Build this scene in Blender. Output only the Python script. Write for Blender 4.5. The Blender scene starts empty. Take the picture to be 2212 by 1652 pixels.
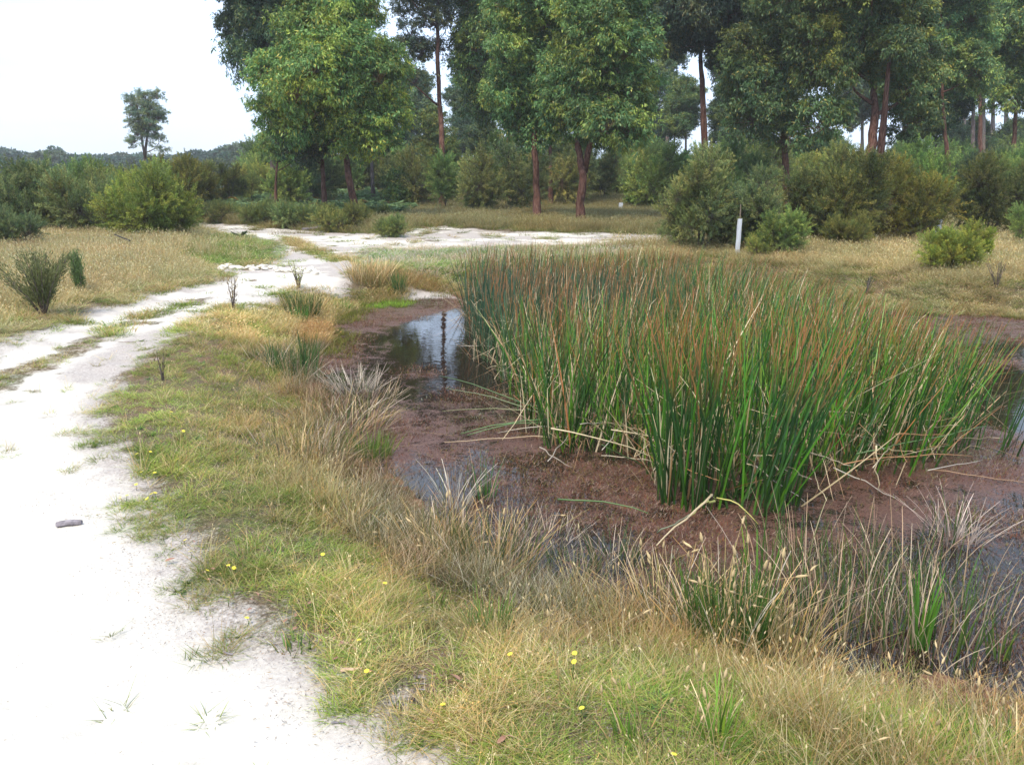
import bpy, math, random
import numpy as np
from mathutils import Vector, Matrix, Euler

PI = math.pi
SC = bpy.context.scene
COL = SC.collection
rnd = random.Random(7)
rng = np.random.default_rng(11)

# ------------------------------------------------------------------ camera, sky, sun, exposure
FW, FH, FF, HZ, EYE = 2212.0, 1652.0, 1877.0, 363.0, 1.6
PIT = math.atan((FH / 2 - HZ) / FF)
cam = bpy.data.objects.new('camera', bpy.data.cameras.new('camera'))
COL.objects.link(cam)
cam.location = (0, 0, EYE)
cam.rotation_euler = (PI / 2 - PIT, 0, 0)
cam.data.sensor_width = 36
cam.data.lens = 36 * FF / FW
cam.data.clip_start = 0.05
cam.data.clip_end = 3000
SC.camera = cam

SUN_EL, SUN_AZ = math.radians(58), math.radians(205)      # azimuth clockwise from +Y: behind the camera, to the left
world = bpy.data.worlds.new('World')
SC.world = world
world.use_nodes = True
wn, wl = world.node_tree.nodes, world.node_tree.links
wn.clear()
w_out = wn.new('ShaderNodeOutputWorld')
bg = wn.new('ShaderNodeBackground')
sky = wn.new('ShaderNodeTexSky')
sky.sky_type = 'NISHITA'
sky.sun_disc = False
sky.sun_elevation = SUN_EL
sky.sun_rotation = SUN_AZ
sky.air_density = 1.3
sky.dust_density = 1.0
tc = wn.new('ShaderNodeTexCoord')
mp = wn.new('ShaderNodeMapping')
mp.inputs['Scale'].default_value = (1.2, 1.2, 6.0)
cn = wn.new('ShaderNodeTexNoise')
cn.inputs['Scale'].default_value = 1.4
cn.inputs['Detail'].default_value = 5
cn.inputs['Roughness'].default_value = 0.5
cr = wn.new('ShaderNodeValToRGB')
cr.color_ramp.elements[0].position = 0.40
cr.color_ramp.elements[0].color = (0.55, 0.55, 0.55, 1)
cr.color_ramp.elements[1].position = 0.62
cr.color_ramp.elements[1].color = (1, 1, 1, 1)
mx = wn.new('ShaderNodeMix')
mx.data_type = 'RGBA'
mx.inputs['B'].default_value = (7.9, 9.9, 13.0, 1)
wl.new(tc.outputs['Generated'], mp.inputs['Vector'])
wl.new(mp.outputs['Vector'], cn.inputs['Vector'])
wl.new(cn.outputs['Fac'], cr.inputs['Fac'])
wl.new(cr.outputs['Color'], mx.inputs['Factor'])
wl.new(sky.outputs['Color'], mx.inputs['A'])
wl.new(mx.outputs['Result'], bg.inputs['Color'])
bg.inputs['Strength'].default_value = 0.112
wl.new(bg.outputs['Background'], w_out.inputs['Surface'])

sl = bpy.data.lights.new('sun', 'SUN')
sl.energy = 3.5
sl.angle = math.radians(12)
sl.color = (1.0, 0.88, 0.68)
sun = bpy.data.objects.new('sun', sl)
COL.objects.link(sun)
sd_ = Vector((math.sin(SUN_AZ) * math.cos(SUN_EL), math.cos(SUN_AZ) * math.cos(SUN_EL), math.sin(SUN_EL)))
sun.rotation_euler = (-sd_).to_track_quat('-Z', 'Y').to_euler()

SC.view_settings.view_transform = 'Standard'
SC.view_settings.look = 'None'
SC.view_settings.exposure = 0.40
SC.view_settings.gamma = 1
SC.view_settings.use_curve_mapping = False
SC.render.engine = 'CYCLES'
SC.cycles.max_bounces = 5
SC.cycles.diffuse_bounces = 3
SC.cycles.glossy_bounces = 2
SC.cycles.transmission_bounces = 3

# ------------------------------------------------------------------ measuring the place
def ray(u, v):
    a, b = (u - FW / 2) / FF, -(v - FH / 2) / FF
    c, s = math.cos(PIT), math.sin(PIT)
    return Vector((a, c + b * s, -s + b * c))

def at(u, v, z=0.0):
    d = ray(u, v)
    t = (z - EYE) / d.z
    return Vector((d.x * t, d.y * t, z))

def atY(u, v, Y):
    d = ray(u, v)
    t = Y / d.y
    return Vector((d.x * t, Y, EYE + d.z * t))

def mpp(Y):
    return Y / FF

def lattice(ix, iy, seed):
    h = (ix.astype(np.int64) * 374761393 + iy.astype(np.int64) * 668265263 + seed * 982451653) & 0xFFFFFFFF
    h = ((h ^ (h >> 13)) * 1274126177) & 0xFFFFFFFF
    h = (h ^ (h >> 16)) & 0xFFFFFFFF
    return h / 4294967295.0

def vnoise(x, y, seed=0):
    x = np.asarray(x, float); y = np.asarray(y, float)
    ix, iy = np.floor(x), np.floor(y)
    fx, fy = x - ix, y - iy
    fx = fx * fx * (3 - 2 * fx); fy = fy * fy * (3 - 2 * fy)
    a, b = lattice(ix, iy, seed), lattice(ix + 1, iy, seed)
    c, d = lattice(ix, iy + 1, seed), lattice(ix + 1, iy + 1, seed)
    return (a * (1 - fx) + b * fx) * (1 - fy) + (c * (1 - fx) + d * fx) * fy

def fbm(x, y, seed=0, n=4):
    s, a, t = 0, 1.0, 0
    for k in range(n):
        s = s + a * vnoise(x * 2 ** k, y * 2 ** k, seed + k * 17)
        t += a
        a *= 0.55
    return s / t

def smooth(a, b, x):
    t = np.clip((x - a) / (b - a), 0, 1)
    return t * t * (3 - 2 * t)

def poly(pts, z=0.0):
    return np.array([[*at(u, v, z).xy] for u, v in pts])

def sdist(P, x, y):
    """signed distance to a polygon, negative inside"""
    x = np.asarray(x, float); y = np.asarray(y, float)
    best = np.full(x.shape, 1e9)
    inside = np.zeros(x.shape, bool)
    n = len(P)
    for i in range(n):
        x0, y0 = P[i]; x1, y1 = P[(i + 1) % n]
        dx, dy = x1 - x0, y1 - y0
        t = np.clip(((x - x0) * dx + (y - y0) * dy) / (dx * dx + dy * dy + 1e-12), 0, 1)
        best = np.minimum(best, (x - x0 - t * dx) ** 2 + (y - y0 - t * dy) ** 2)
        if y0 != y1:
            cr_ = ((y0 > y) != (y1 > y)) & (x < (x1 - x0) * (y - y0) / (y1 - y0) + x0)
            inside ^= cr_
    d = np.sqrt(best)
    return np.where(inside, -d, d)

WZ = -0.33                                                  # water level
POND = poly([(700, 690), (770, 662), (860, 650), (1000, 642), (1200, 612), (1500, 612), (1800, 640), (1930, 672), (2212, 685),
             (2600, 700), (3300, 900), (3400, 1500), (2700, 1640), (2212, 1530), (2000, 1480), (1850, 1440), (1700, 1370), (1500, 1330),
             (1300, 1300), (1150, 1260), (1010, 1190), (960, 1120), (880, 1060), (800, 990), (730, 900), (690, 830), (680, 760)], WZ)
OPEN1 = poly([(842, 706), (900, 688), (1000, 664), (1080, 662), (1180, 700), (1200, 830), (1130, 860), (1060, 850), (1000, 826),
              (940, 800), (880, 786), (850, 760), (862, 730)], WZ)
OPEN2 = poly([(2050, 775), (2212, 800), (2700, 800), (2700, 940), (2212, 935), (2100, 925), (2060, 860)], WZ)
PATH = poly([(-2600, 1800), (-2600, 1000), (-500, 935), (-100, 800), (0, 752), (70, 716), (200, 672), (340, 626), (480, 602), (486, 574),
             (560, 567), (600, 560), (606, 545), (590, 520), (530, 508), (470, 504), (405, 494), (300, 486), (300, 478), (410, 479), (560, 487),
             (720, 500), (862, 507), (876, 492), (950, 487), (1040, 494), (1200, 500), (1420, 505), (1560, 507), (1560, 522), (1420, 529),
             (1200, 533), (1060, 536), (900, 540), (780, 537), (770, 560), (800, 577), (770, 592), (740, 604), (650, 612), (560, 640),
             (470, 672), (400, 712), (330, 752), (262, 812), (235, 870), (222, 950), (262, 1010), (318, 1060), (350, 1130), (420, 1205),
             (500, 1290), (600, 1372), (740, 1436), (870, 1520), (980, 1600), (1050, 1690), (1200, 1900), (1300, 2300), (-2600, 2600)])
STRIP = poly([(870, 594), (975, 592), (1010, 600), (900, 612)])
MEDIAN = poly([(-200, 880), (-60, 845), (40, 838), (110, 800), (190, 758), (280, 720), (330, 690), (420, 660), (480, 632), (440, 630), (350, 655),
               (250, 682), (150, 722), (60, 765), (-50, 800), (-200, 850)])
MED2 = poly([(620, 512), (650, 524), (700, 545), (735, 560), (720, 560), (670, 542), (625, 522)])
ROUGH_GREY = poly([(130, 800), (180, 770), (300, 715), (400, 690), (430, 700), (360, 745), (290, 790), (230, 820), (150, 815)])  # patch of the track made rougher and greyer
GREENP = poly([(770, 540), (900, 546), (1060, 538), (1300, 536), (1420, 545), (1200, 560), (1050, 585), (900, 585), (800, 568)])
GREENL = poly([(500, 510), (560, 512), (600, 540), (598, 560), (520, 568), (470, 560), (440, 530)])
RED1 = poly([(800, 580), (900, 585), (1010, 600), (1100, 590), (1000, 625), (880, 640), (830, 610)])

def height(x, y):
    x = np.asarray(x, float); y = np.asarray(y, float)
    s = sdist(POND, x, y)
    wob = (fbm(x * 1.7, y * 1.7, 5) - 0.5)
    s = s + wob * 0.35
    out = WZ + (-WZ) * smooth(-0.05, 1.25, s)
    ins = WZ - 0.03 - 0.25 * smooth(0.0, 1.0, -s)
    h = np.where(s > -0.05, out, ins)
    path = smooth(0.25, -0.35, sdist(PATH, x, y))
    h = h + (1 - smooth(1.5, 0.1, -s + 1.2) * 0) * 0.0
    h = h + (fbm(x * 0.5, y * 0.5, 3) - 0.5) * 0.10 * (1 - path) * smooth(0.3, 2.0, s)
    h = h - 0.04 * path
    rough = smooth(0.1, -0.2, sdist(ROUGH_GREY, x, y)) + 0.8 * smooth(8, 12, y) * path
    h = h + path * ((fbm(x * 5, y * 5, 9, 3) - 0.5) * 0.02 + (fbm(x * 6, y * 6, 19, 3) - 0.5) * 0.07 * np.clip(rough, 0, 1))
    h = h + (fbm(x * 9, y * 9, 21, 3) - 0.5) * 0.035 * (1 - path)
    far = smooth(42, 150, y)
    h = h - 6.0 * far
    h = h + smooth(26, 34, y) * (1 - far) * (fbm(x * 0.1, y * 0.1, 8) - 0.45) * 0.8
    # low bank on the far side of the road
    return h

def H1(x, y):
    return float(height(np.array([x]), np.array([y]))[0])

def gp(u, v):
    """the ground point seen at a place of the photograph"""
    z = 0.0
    for _ in range(6):
        p = at(u, v, z)
        z = 0.5 * z + 0.5 * H1(p.x, p.y)
    return Vector((p.x, p.y, H1(p.x, p.y)))

# ------------------------------------------------------------------ helpers
def mk_obj(name, mesh, parent=None, link=True):
    o = bpy.data.objects.new(name, mesh)
    if link:
        COL.objects.link(o)
    if parent is not None:
        o.parent = parent
    return o

def tag(o, label=None, cat=None, group=None, kind=None):
    if label: o['label'] = label
    if cat: o['category'] = cat
    if group: o['group'] = group
    if kind: o['kind'] = kind
    return o

def thing(name, label, cat, loc=(0, 0, 0), rz=0.0, group=None):
    o = bpy.data.objects.new(name, None)
    o.empty_display_size = 0.1
    COL.objects.link(o)
    o.location = loc
    o.rotation_euler = (0, 0, rz)
    return tag(o, label, cat, group)

def quads_mesh(name, V, Q, mat, C=None, smooth_=False):
    me = bpy.data.meshes.new(name)
    V = np.asarray(V, np.float32); Q = np.asarray(Q, np.int32)
    n = Q.shape[1]
    me.vertices.add(len(V)); me.vertices.foreach_set('co', V.ravel())
    me.loops.add(Q.size); me.loops.foreach_set('vertex_index', Q.ravel())
    me.polygons.add(len(Q))
    me.polygons.foreach_set('loop_start', np.arange(0, Q.size, n, dtype=np.int32))
    if C is not None:
        a = me.attributes.new('col', 'FLOAT_COLOR', 'POINT')
        c4 = np.ones((len(V), 4), np.float32); c4[:, :3] = C
        a.data.foreach_set('color', c4.ravel())
    me.update(calc_edges=True)
    if smooth_:
        me.polygons.foreach_set('use_smooth', np.ones(len(Q), bool))
    me.materials.append(mat)
    return me

class Geo:
    def __init__(s): s.V, s.Q, s.C, s.n = [], [], [], 0
    def add(s, V, Q, C):
        s.V.append(V); s.Q.append(Q + s.n); s.C.append(C); s.n += len(V)
    def mesh(s, name, mat, smooth_=False):
        return quads_mesh(name, np.concatenate(s.V), np.concatenate(s.Q), mat, np.concatenate(s.C), smooth_)

def blades(base, az, h, lean, curl, w, seg=3, twist=None, c0=None, c1=None, c2=None, profile=0.7, kink=None, drop=None, vee=False):
    """flat, tapering, curved blades; arrays of n; c0/c1/c2 colours at foot, middle, tip"""
    n = len(h)
    t = np.linspace(0, 1, seg + 1)[None, :, None]
    h_ = h[:, None, None]
    hd = np.stack([np.cos(az), np.sin(az), 0 * az], 1)[:, None, :]
    le, cu = lean[:, None, None], curl[:, None, None]
    horiz = h_ * (le * t + cu * t ** 2)
    dr = (0.25 * np.abs(curl))[:, None, None] if drop is None else drop[:, None, None]
    vert = h_ * (t * np.sqrt(np.clip(1 - le * le * 0.5, 0.05, 1)) - dr * t ** 2)
    if kink is not None:
        kt, ka = kink[:, 0][:, None, None], kink[:, 1][:, None, None]
        over = np.clip(t - kt, 0, 1)
        horiz = horiz + h_ * over * np.sin(ka)
        vert = vert - h_ * over * (1 - np.cos(ka))
    ctr = base[:, None, :] + hd * horiz + np.array([0, 0, 1.0])[None, None, :] * vert
    tw = az + PI / 2 if twist is None else twist
    side = np.stack([np.cos(tw), np.sin(tw), 0 * tw], 1)[:, None, :]
    ww = w[:, None, None] * np.clip((1 - t ** 1.6), 0.06, 1) ** profile * 0.5
    L, R = ctr - side * ww, ctr + side * ww
    if vee:
        nrm = np.stack([-np.sin(tw), np.cos(tw), 0 * tw], 1)[:, None, :]
        M = ctr + nrm * ww * 0.55
        V = np.stack([L, M, R], 2).reshape(-1, 3)
        k = 3
    else:
        V = np.stack([L, R], 2).reshape(-1, 3)
        k = 2
    idx = (np.arange(n) * (seg + 1) * k)[:, None]
    s = (np.arange(seg) * k)[None, :]
    Q = []
    for j in range(k - 1):
        a = idx + s + j
        Q.append(np.stack([a, a + 1, a + 1 + k, a + k], -1).reshape(-1, 4))
    Q = np.concatenate(Q)
    tt = np.linspace(0, 1, seg + 1)[None, :, None]
    c0, c1, c2 = [np.asarray(c)[:, None, :] for c in (c0, c1, c2)]
    C = np.where(tt < 0.6, c0 + (c1 - c0) * (tt / 0.6), c1 + (c2 - c1) * ((tt - 0.6) / 0.4))
    C = np.repeat(C[:, :, None, :], k, 2).reshape(-1, 3)
    return V, Q, C

def leaves(pos, direc, L, Wd, C):
    """rhombic leaves, slightly folded"""
    n = len(pos)
    d = direc / np.linalg.norm(direc, axis=1, keepdims=True)
    r = rng.normal(size=(n, 3))
    s = np.cross(d, r); s /= np.linalg.norm(s, axis=1, keepdims=True) + 1e-9
    nn = np.cross(s, d)
    L = L[:, None]; Wd = Wd[:, None]
    b = pos
    m1 = pos + d * L * 0.45 + s * Wd * 0.5 + nn * Wd * 0.15
    m2 = pos + d * L * 0.45 - s * Wd * 0.5 + nn * Wd * 0.15
    tip = pos + d * L + nn * (-L * 0.08)
    V = np.stack([b, m1, tip, m2], 1).reshape(-1, 3)
    Q = np.arange(n * 4).reshape(-1, 4)
    return V, Q, np.repeat(C, 4, 0)

def tube(pts, radii, sides=7, col=(0.1, 0.08, 0.07), wob=0.0):
    pts = [Vector(p) for p in pts]
    V = []
    for i, p in enumerate(pts):
        d = (pts[min(i + 1, len(pts) - 1)] - pts[max(i - 1, 0)]).normalized()
        a = d.cross(Vector((0.13, 1, 0.07))); a.normalize()
        b = d.cross(a)
        for k in range(sides):
            an = 2 * PI * k / sides
            rr = radii[i] * (1 + (rnd.random() - 0.5) * wob)
            V.append(p + a * math.cos(an) * rr + b * math.sin(an) * rr)
    Q = []
    for i in range(len(pts) - 1):
        for k in range(sides):
            k2 = (k + 1) % sides
            Q.append((i * sides + k, i * sides + k2, (i + 1) * sides + k2, (i + 1) * sides + k))
    # end cap
    n = len(V)
    V.append(pts[-1]); e = (len(pts) - 1) * sides
    for k in range(0, sides, 1):
        Q.append((e + k, e + (k + 1) % sides, n, n))
    V.append(pts[0])
    for k in range(sides):
        Q.append(((k + 1) % sides, k, n + 1, n + 1))
    return np.array([list(v) for v in V]), np.array(Q), np.tile(np.array(col), (len(V), 1))

def tube_mesh(name, pts, radii, mat, sides=7, col=(0.1, 0.08, 0.07), wob=0.0, smooth_=True):
    me = bpy.data.meshes.new(name)
    V, Q, C = tube(pts, radii, sides, col, wob)
    faces = [tuple(q[:3]) if q[2] == q[3] else tuple(q) for q in Q.tolist()]
    me.from_pydata(V.tolist(), [], faces)
    a = me.attributes.new('col', 'FLOAT_COLOR', 'POINT')
    c4 = np.ones((len(V), 4), np.float32); c4[:, :3] = C
    a.data.foreach_set('color', c4.ravel())
    if smooth_:
        me.polygons.foreach_set('use_smooth', np.ones(len(faces), bool))
    me.materials.append(mat)
    return me

# ------------------------------------------------------------------ materials
def new_mat(name):
    m = bpy.data.materials.new(name)
    m.use_nodes = True
    n, l = m.node_tree.nodes, m.node_tree.links
    n.clear()
    out = n.new('ShaderNodeOutputMaterial')
    return m, n, l, out

def plant_mat(name, source, transl=0.28, rough=0.5, spec=0.35, noise=0.0):
    m, n, l, out = new_mat(name)
    a = n.new('ShaderNodeAttribute'); a.attribute_name = 'col'
    mul = n.new('ShaderNodeMix'); mul.data_type = 'RGBA'; mul.blend_type = 'MULTIPLY'; mul.inputs['Factor'].default_value = 1
    l.new(a.outputs['Color'], mul.inputs['A'])
    if source == 'instance':
        t = n.new('ShaderNodeAttribute'); t.attribute_type = 'INSTANCER'; t.attribute_name = 'tint'
        l.new(t.outputs['Color'], mul.inputs['B'])
    else:
        t = n.new('ShaderNodeObjectInfo')
        l.new(t.outputs['Color'], mul.inputs['B'])
    p = n.new('ShaderNodeBsdfPrincipled')
    p.inputs['Roughness'].default_value = rough
    p.inputs['Specular IOR Level'].default_value = spec
    l.new(mul.outputs['Result'], p.inputs['Base Color'])
    tr = n.new('ShaderNodeBsdfTranslucent')
    l.new(mul.outputs['Result'], tr.inputs['Color'])
    ms = n.new('ShaderNodeMixShader'); ms.inputs['Fac'].default_value = transl
    l.new(p.outputs[0], ms.inputs[1]); l.new(tr.outputs[0], ms.inputs[2])
    l.new(ms.outputs[0], out.inputs['Surface'])
    return m

M_INST = plant_mat('grass_blades', 'instance', 0.3, 0.6, 0.2)
M_LEAF = plant_mat('leaf', 'object', 0.16, 0.45, 0.35)
M_FINE = plant_mat('fine_foliage', 'object', 0.25, 0.6, 0.2)
M_REED = plant_mat('reed', 'object', 0.07, 0.38, 0.5)

def bark_mat(name, c1, c2, c3):
    m, n, l, out = new_mat(name)
    tcn = n.new('ShaderNodeTexCoord')
    mpn = n.new('ShaderNodeMapping'); mpn.inputs['Scale'].default_value = (9, 9, 1.6)
    l.new(tcn.outputs['Object'], mpn.inputs['Vector'])
    ns = n.new('ShaderNodeTexNoise'); ns.inputs['Scale'].default_value = 2.2; ns.inputs['Detail'].default_value = 6; ns.inputs['Roughness'].default_value = 0.65
    l.new(mpn.outputs['Vector'], ns.inputs['Vector'])
    r = n.new('ShaderNodeValToRGB')
    r.color_ramp.elements[0].position = 0.33; r.color_ramp.elements[0].color = (*c1, 1)
    r.color_ramp.elements[1].position = 0.68; r.color_ramp.elements[1].color = (*c3, 1)
    e = r.color_ramp.elements.new(0.5); e.color = (*c2, 1)
    l.new(ns.outputs['Fac'], r.inputs['Fac'])
    p = n.new('ShaderNodeBsdfPrincipled'); p.inputs['Roughness'].default_value = 0.85
    p.inputs['Specular IOR Level'].default_value = 0.2
    l.new(r.outputs['Color'], p.inputs['Base Color'])
    b = n.new('ShaderNodeBump'); b.inputs['Strength'].default_value = 0.9; b.inputs['Distance'].default_value = 0.03
    l.new(ns.outputs['Fac'], b.inputs['Height']); l.new(b.outputs['Normal'], p.inputs['Normal'])
    l.new(p.outputs[0], out.inputs['Surface'])
    return m

M_BARK = bark_mat('stringy_bark', (0.035, 0.018, 0.014), (0.12, 0.055, 0.04), (0.22, 0.13, 0.10))
M_BARKG = bark_mat('grey_bark', (0.05, 0.035, 0.035), (0.13, 0.10, 0.095), (0.26, 0.21, 0.20))
M_PALE = bark_mat('pale_gum_bark', (0.14, 0.11, 0.10), (0.26, 0.21, 0.19), (0.40, 0.35, 0.32))

def simple_mat(name, c, rough=0.7, var=0.25, scale=20, spec=0.3, bump=0.3):
    m, n, l, out = new_mat(name)
    tcn = n.new('ShaderNodeTexCoord')
    ns = n.new('ShaderNodeTexNoise'); ns.inputs['Scale'].default_value = scale; ns.inputs['Detail'].default_value = 4
    l.new(tcn.outputs['Object'], ns.inputs['Vector'])
    r = n.new('ShaderNodeValToRGB')
    r.color_ramp.elements[0].position = 0.3; r.color_ramp.elements[0].color = (*[x * (1 - var) for x in c], 1)
    r.color_ramp.elements[1].position = 0.7; r.color_ramp.elements[1].color = (*[min(1, x * (1 + var)) for x in c], 1)
    l.new(ns.outputs['Fac'], r.inputs['Fac'])
    p = n.new('ShaderNodeBsdfPrincipled'); p.inputs['Roughness'].default_value = rough
    p.inputs['Specular IOR Level'].default_value = spec
    l.new(r.outputs['Color'], p.inputs['Base Color'])
    b = n.new('ShaderNodeBump'); b.inputs['Strength'].default_value = bump; b.inputs['Distance'].default_value = 0.005
    l.new(ns.outputs['Fac'], b.inputs['Height']); l.new(b.outputs['Normal'], p.inputs['Normal'])
    l.new(p.outputs[0], out.inputs['Surface'])
    return m

# ------------------------------------------------------------------ ground: one sheet to the horizon
def ground_material():
    m, n, l, out = new_mat('ground')
    geo = n.new('ShaderNodeNewGeometry')
    def noise(scale, detail=5, rough=0.6, vec=None):
        q = n.new('ShaderNodeTexNoise'); q.inputs['Scale'].default_value = scale
        q.inputs['Detail'].default_value = detail; q.inputs['Roughness'].default_value = rough
        l.new(vec if vec else geo.outputs['Position'], q.inputs['Vector'])
        return q.outputs['Fac']
    def attr(nm):
        a = n.new('ShaderNodeAttribute'); a.attribute_name = nm
        return a.outputs['Fac']
    def math_(op, a, b=None, clamp=False):
        q = n.new('ShaderNodeMath'); q.operation = op; q.use_clamp = clamp
        for i, x in enumerate((a, b)):
            if x is None: continue
            if isinstance(x, (int, float)): q.inputs[i].default_value = x
            else: l.new(x, q.inputs[i])
        return q.outputs[0]
    def ramp(f, els):
        q = n.new('ShaderNodeValToRGB')
        q.color_ramp.elements[0].position = els[0][0]; q.color_ramp.elements[0].color = (*els[0][1], 1)
        q.color_ramp.elements[1].position = els[-1][0]; q.color_ramp.elements[1].color = (*els[-1][1], 1)
        for p_, c_ in els[1:-1]:
            e = q.color_ramp.elements.new(p_); e.color = (*c_, 1)
        l.new(f, q.inputs['Fac'])
        return q.outputs['Color']
    def mix(f, a, b):
        q = n.new('ShaderNodeMix'); q.data_type = 'RGBA'
        l.new(f, q.inputs['Factor']); l.new(a, q.inputs['A']); l.new(b, q.inputs['B'])
        return q.outputs['Result']
    def edge(a, nz, amt, k):
        # (a + (nz-.5)*amt - .5)*k + .5
        q = math_('SUBTRACT', nz, 0.5); q = math_('MULTIPLY', q, amt)
        q = math_('ADD', a, q); q = math_('SUBTRACT', q, 0.5); q = math_('MULTIPLY', q, k)
        return math_('ADD', q, 0.5, True)
    n_f, n_m, n_l = noise(60, 6, 0.7), noise(9, 5, 0.6), noise(1.6, 4, 0.55)
    n_ff = noise(260, 3, 0.7)
    soil = ramp(n_f, [(0.3, (0.055, 0.04, 0.03)), (0.5, (0.13, 0.10, 0.065)), (0.72, (0.25, 0.20, 0.13))])
    grn = ramp(n_f, [(0.3, (0.035, 0.045, 0.016)), (0.55, (0.09, 0.12, 0.035)), (0.75, (0.20, 0.20, 0.08))])
    red = ramp(n_f, [(0.3, (0.09, 0.045, 0.03)), (0.55, (0.22, 0.12, 0.075)), (0.75, (0.38, 0.25, 0.17))])
    sand = ramp(n_m, [(0.3, (0.53, 0.495, 0.45)), (0.5, (0.62, 0.585, 0.535)), (0.7, (0.69, 0.655, 0.605))])
    grey_sand = ramp(n_f, [(0.30, (0.27, 0.235, 0.22)), (0.44, (0.37, 0.33, 0.31)), (0.58, (0.46, 0.42, 0.395)), (0.72, (0.60, 0.56, 0.53))])
    speck = ramp(n_ff, [(0.27, (0.3, 0.27, 0.26)), (0.36, (1, 1, 1)), (1.0, (1, 1, 1))])
    ms = n.new('ShaderNodeMix'); ms.data_type = 'RGBA'; ms.blend_type = 'MULTIPLY'; ms.inputs['Factor'].default_value = 0.55
    sand2 = mix(edge(attr('grey_sand'), n_m, 1.0, 2.2), sand, grey_sand)
    l.new(sand2, ms.inputs['A']); l.new(speck, ms.inputs['B'])
    base = mix(edge(attr('green'), n_m, 0.9, 2.5), soil, grn)
    base = mix(edge(attr('red'), n_m, 0.9, 2.5), base, red)
    sm = math_('ADD', math_('MULTIPLY', n_m, 0.5), math_('MULTIPLY', n_f, 0.5))
    col = mix(edge(attr('sand'), sm, 1.3, 3.5), base, ms.outputs['Result'])
    p = n.new('ShaderNodeBsdfPrincipled'); p.inputs['Roughness'].default_value = 0.95
    p.inputs['Specular IOR Level'].default_value = 0.1
    l.new(col, p.inputs['Base Color'])
    b = n.new('ShaderNodeBump'); b.inputs['Strength'].default_value = 0.7; b.inputs['Distance'].default_value = 0.012
    l.new(math_('ADD', n_f, math_('MULTIPLY', n_m, 1.6)), b.inputs['Height']); l.new(b.outputs['Normal'], p.inputs['Normal'])
    l.new(p.outputs[0], out.inputs['Surface'])
    return m

def masks(x, y):
    dp = sdist(PATH, x, y)
    dst = sdist(STRIP, x, y)
    wob = (fbm(x * 1.3, y * 1.3, 31) - 0.5) * 0.5 + (fbm(x * 6, y * 6, 33, 3) - 0.5) * 0.25
    sand = smooth(0.45, -0.35, np.minimum(dp, dst) + wob * 0.8)
    med = smooth(0.05, -0.25, sdist(MEDIAN, x, y) + wob * 0.9) * 0.62
    med2 = smooth(0.15, -0.1, sdist(MED2, x, y) + wob * 0.3) * 0.8
    tuft = smooth(0.60, 0.70, fbm(x * 2.3, y * 3.6, 41)) * smooth(4.0, 7.0, y) * 0.6 * smooth(-0.05, -0.5, dp)
    tuft = np.maximum(tuft, smooth(0.60, 0.70, fbm(x * 1.1, y * 2.2, 43)) * smooth(12, 15, y) * 0.55)
    sand = sand * (1 - np.maximum(np.maximum(med, med2), tuft))
    grey_sand = smooth(0.35, -0.2, sdist(ROUGH_GREY, x, y)) * 0.9 + 0.80 * smooth(8.5, 12, y) * smooth(0.34, 0.60, fbm(x * 0.8, y * 1.6, 51))  # greyer sand: rough patch, far track, blotches and track edges
    grey_sand = np.maximum(grey_sand, 0.55 * smooth(0.50, 0.66, fbm(x * 0.9 + 4, y * 1.4, 55)) * smooth(3.0, 6.0, y))
    grey_sand = np.maximum(grey_sand, smooth(-0.55, 0.15, dp + wob * 0.5) * 0.85)
    dw = sdist(POND, x, y)
    green = 0.35 + 0.5 * (fbm(x * 0.8, y * 0.8, 61) - 0.5) * 2 * 0.6
    green = np.maximum(green, smooth(0.3, -0.3, sdist(GREENP, x, y)))
    green = np.maximum(green, smooth(0.3, -0.3, sdist(GREENL, x, y)))
    green = np.where((dp < 0.1) & (y > 10), green * 0.6, green)
    red = smooth(0.6, 0.0, dw) * 0.75 + smooth(0.3, -0.2, sdist(RED1, x, y)) * 0.7
    red = np.maximum(red, smooth(0.45, 0.62, fbm(x * 1.1 + 5, y * 1.1, 71)) * 0.45)
    return sand, grey_sand, np.clip(green, 0, 1), np.clip(red, 0, 1), dp, dw

ang = np.concatenate([np.arange(-180, -42, 3.0), np.arange(-42, 42, 0.22), np.arange(42, 180.1, 3.0)])
rad = [0.0, 0.4, 0.8, 1.2, 1.5]
while rad[-1] < 60: rad.append(rad[-1] * 1.0098)
while rad[-1] < 380: rad.append(rad[-1] * 1.05)
rad = np.array(rad)
A_, R_ = np.meshgrid(np.radians(ang), rad)
gx, gy = (R_ * np.sin(A_)).ravel(), (R_ * np.cos(A_)).ravel()
gz = height(gx, gy)
nr, na = len(rad), len(ang)
i_, j_ = np.meshgrid(np.arange(nr - 1), np.arange(na - 1), indexing='ij')
q0 = (i_ * na + j_).ravel()
gq = np.stack([q0, q0 + 1, q0 + 1 + na, q0 + na], 1)[:, ::-1]
g_me = quads_mesh('ground', np.stack([gx, gy, gz], 1), gq, ground_material(), None, True)
ms_ = masks(gx, gy)
for nm, a in zip(('sand', 'grey_sand', 'green', 'red'), ms_[:4]):
    at_ = g_me.attributes.new(nm, 'FLOAT', 'POINT')
    at_.data.foreach_set('value', a.astype(np.float32))
tag(mk_obj('ground', g_me), 'pale sandy ground with a curving white sand track through rough grass', 'ground', kind='structure')

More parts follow.
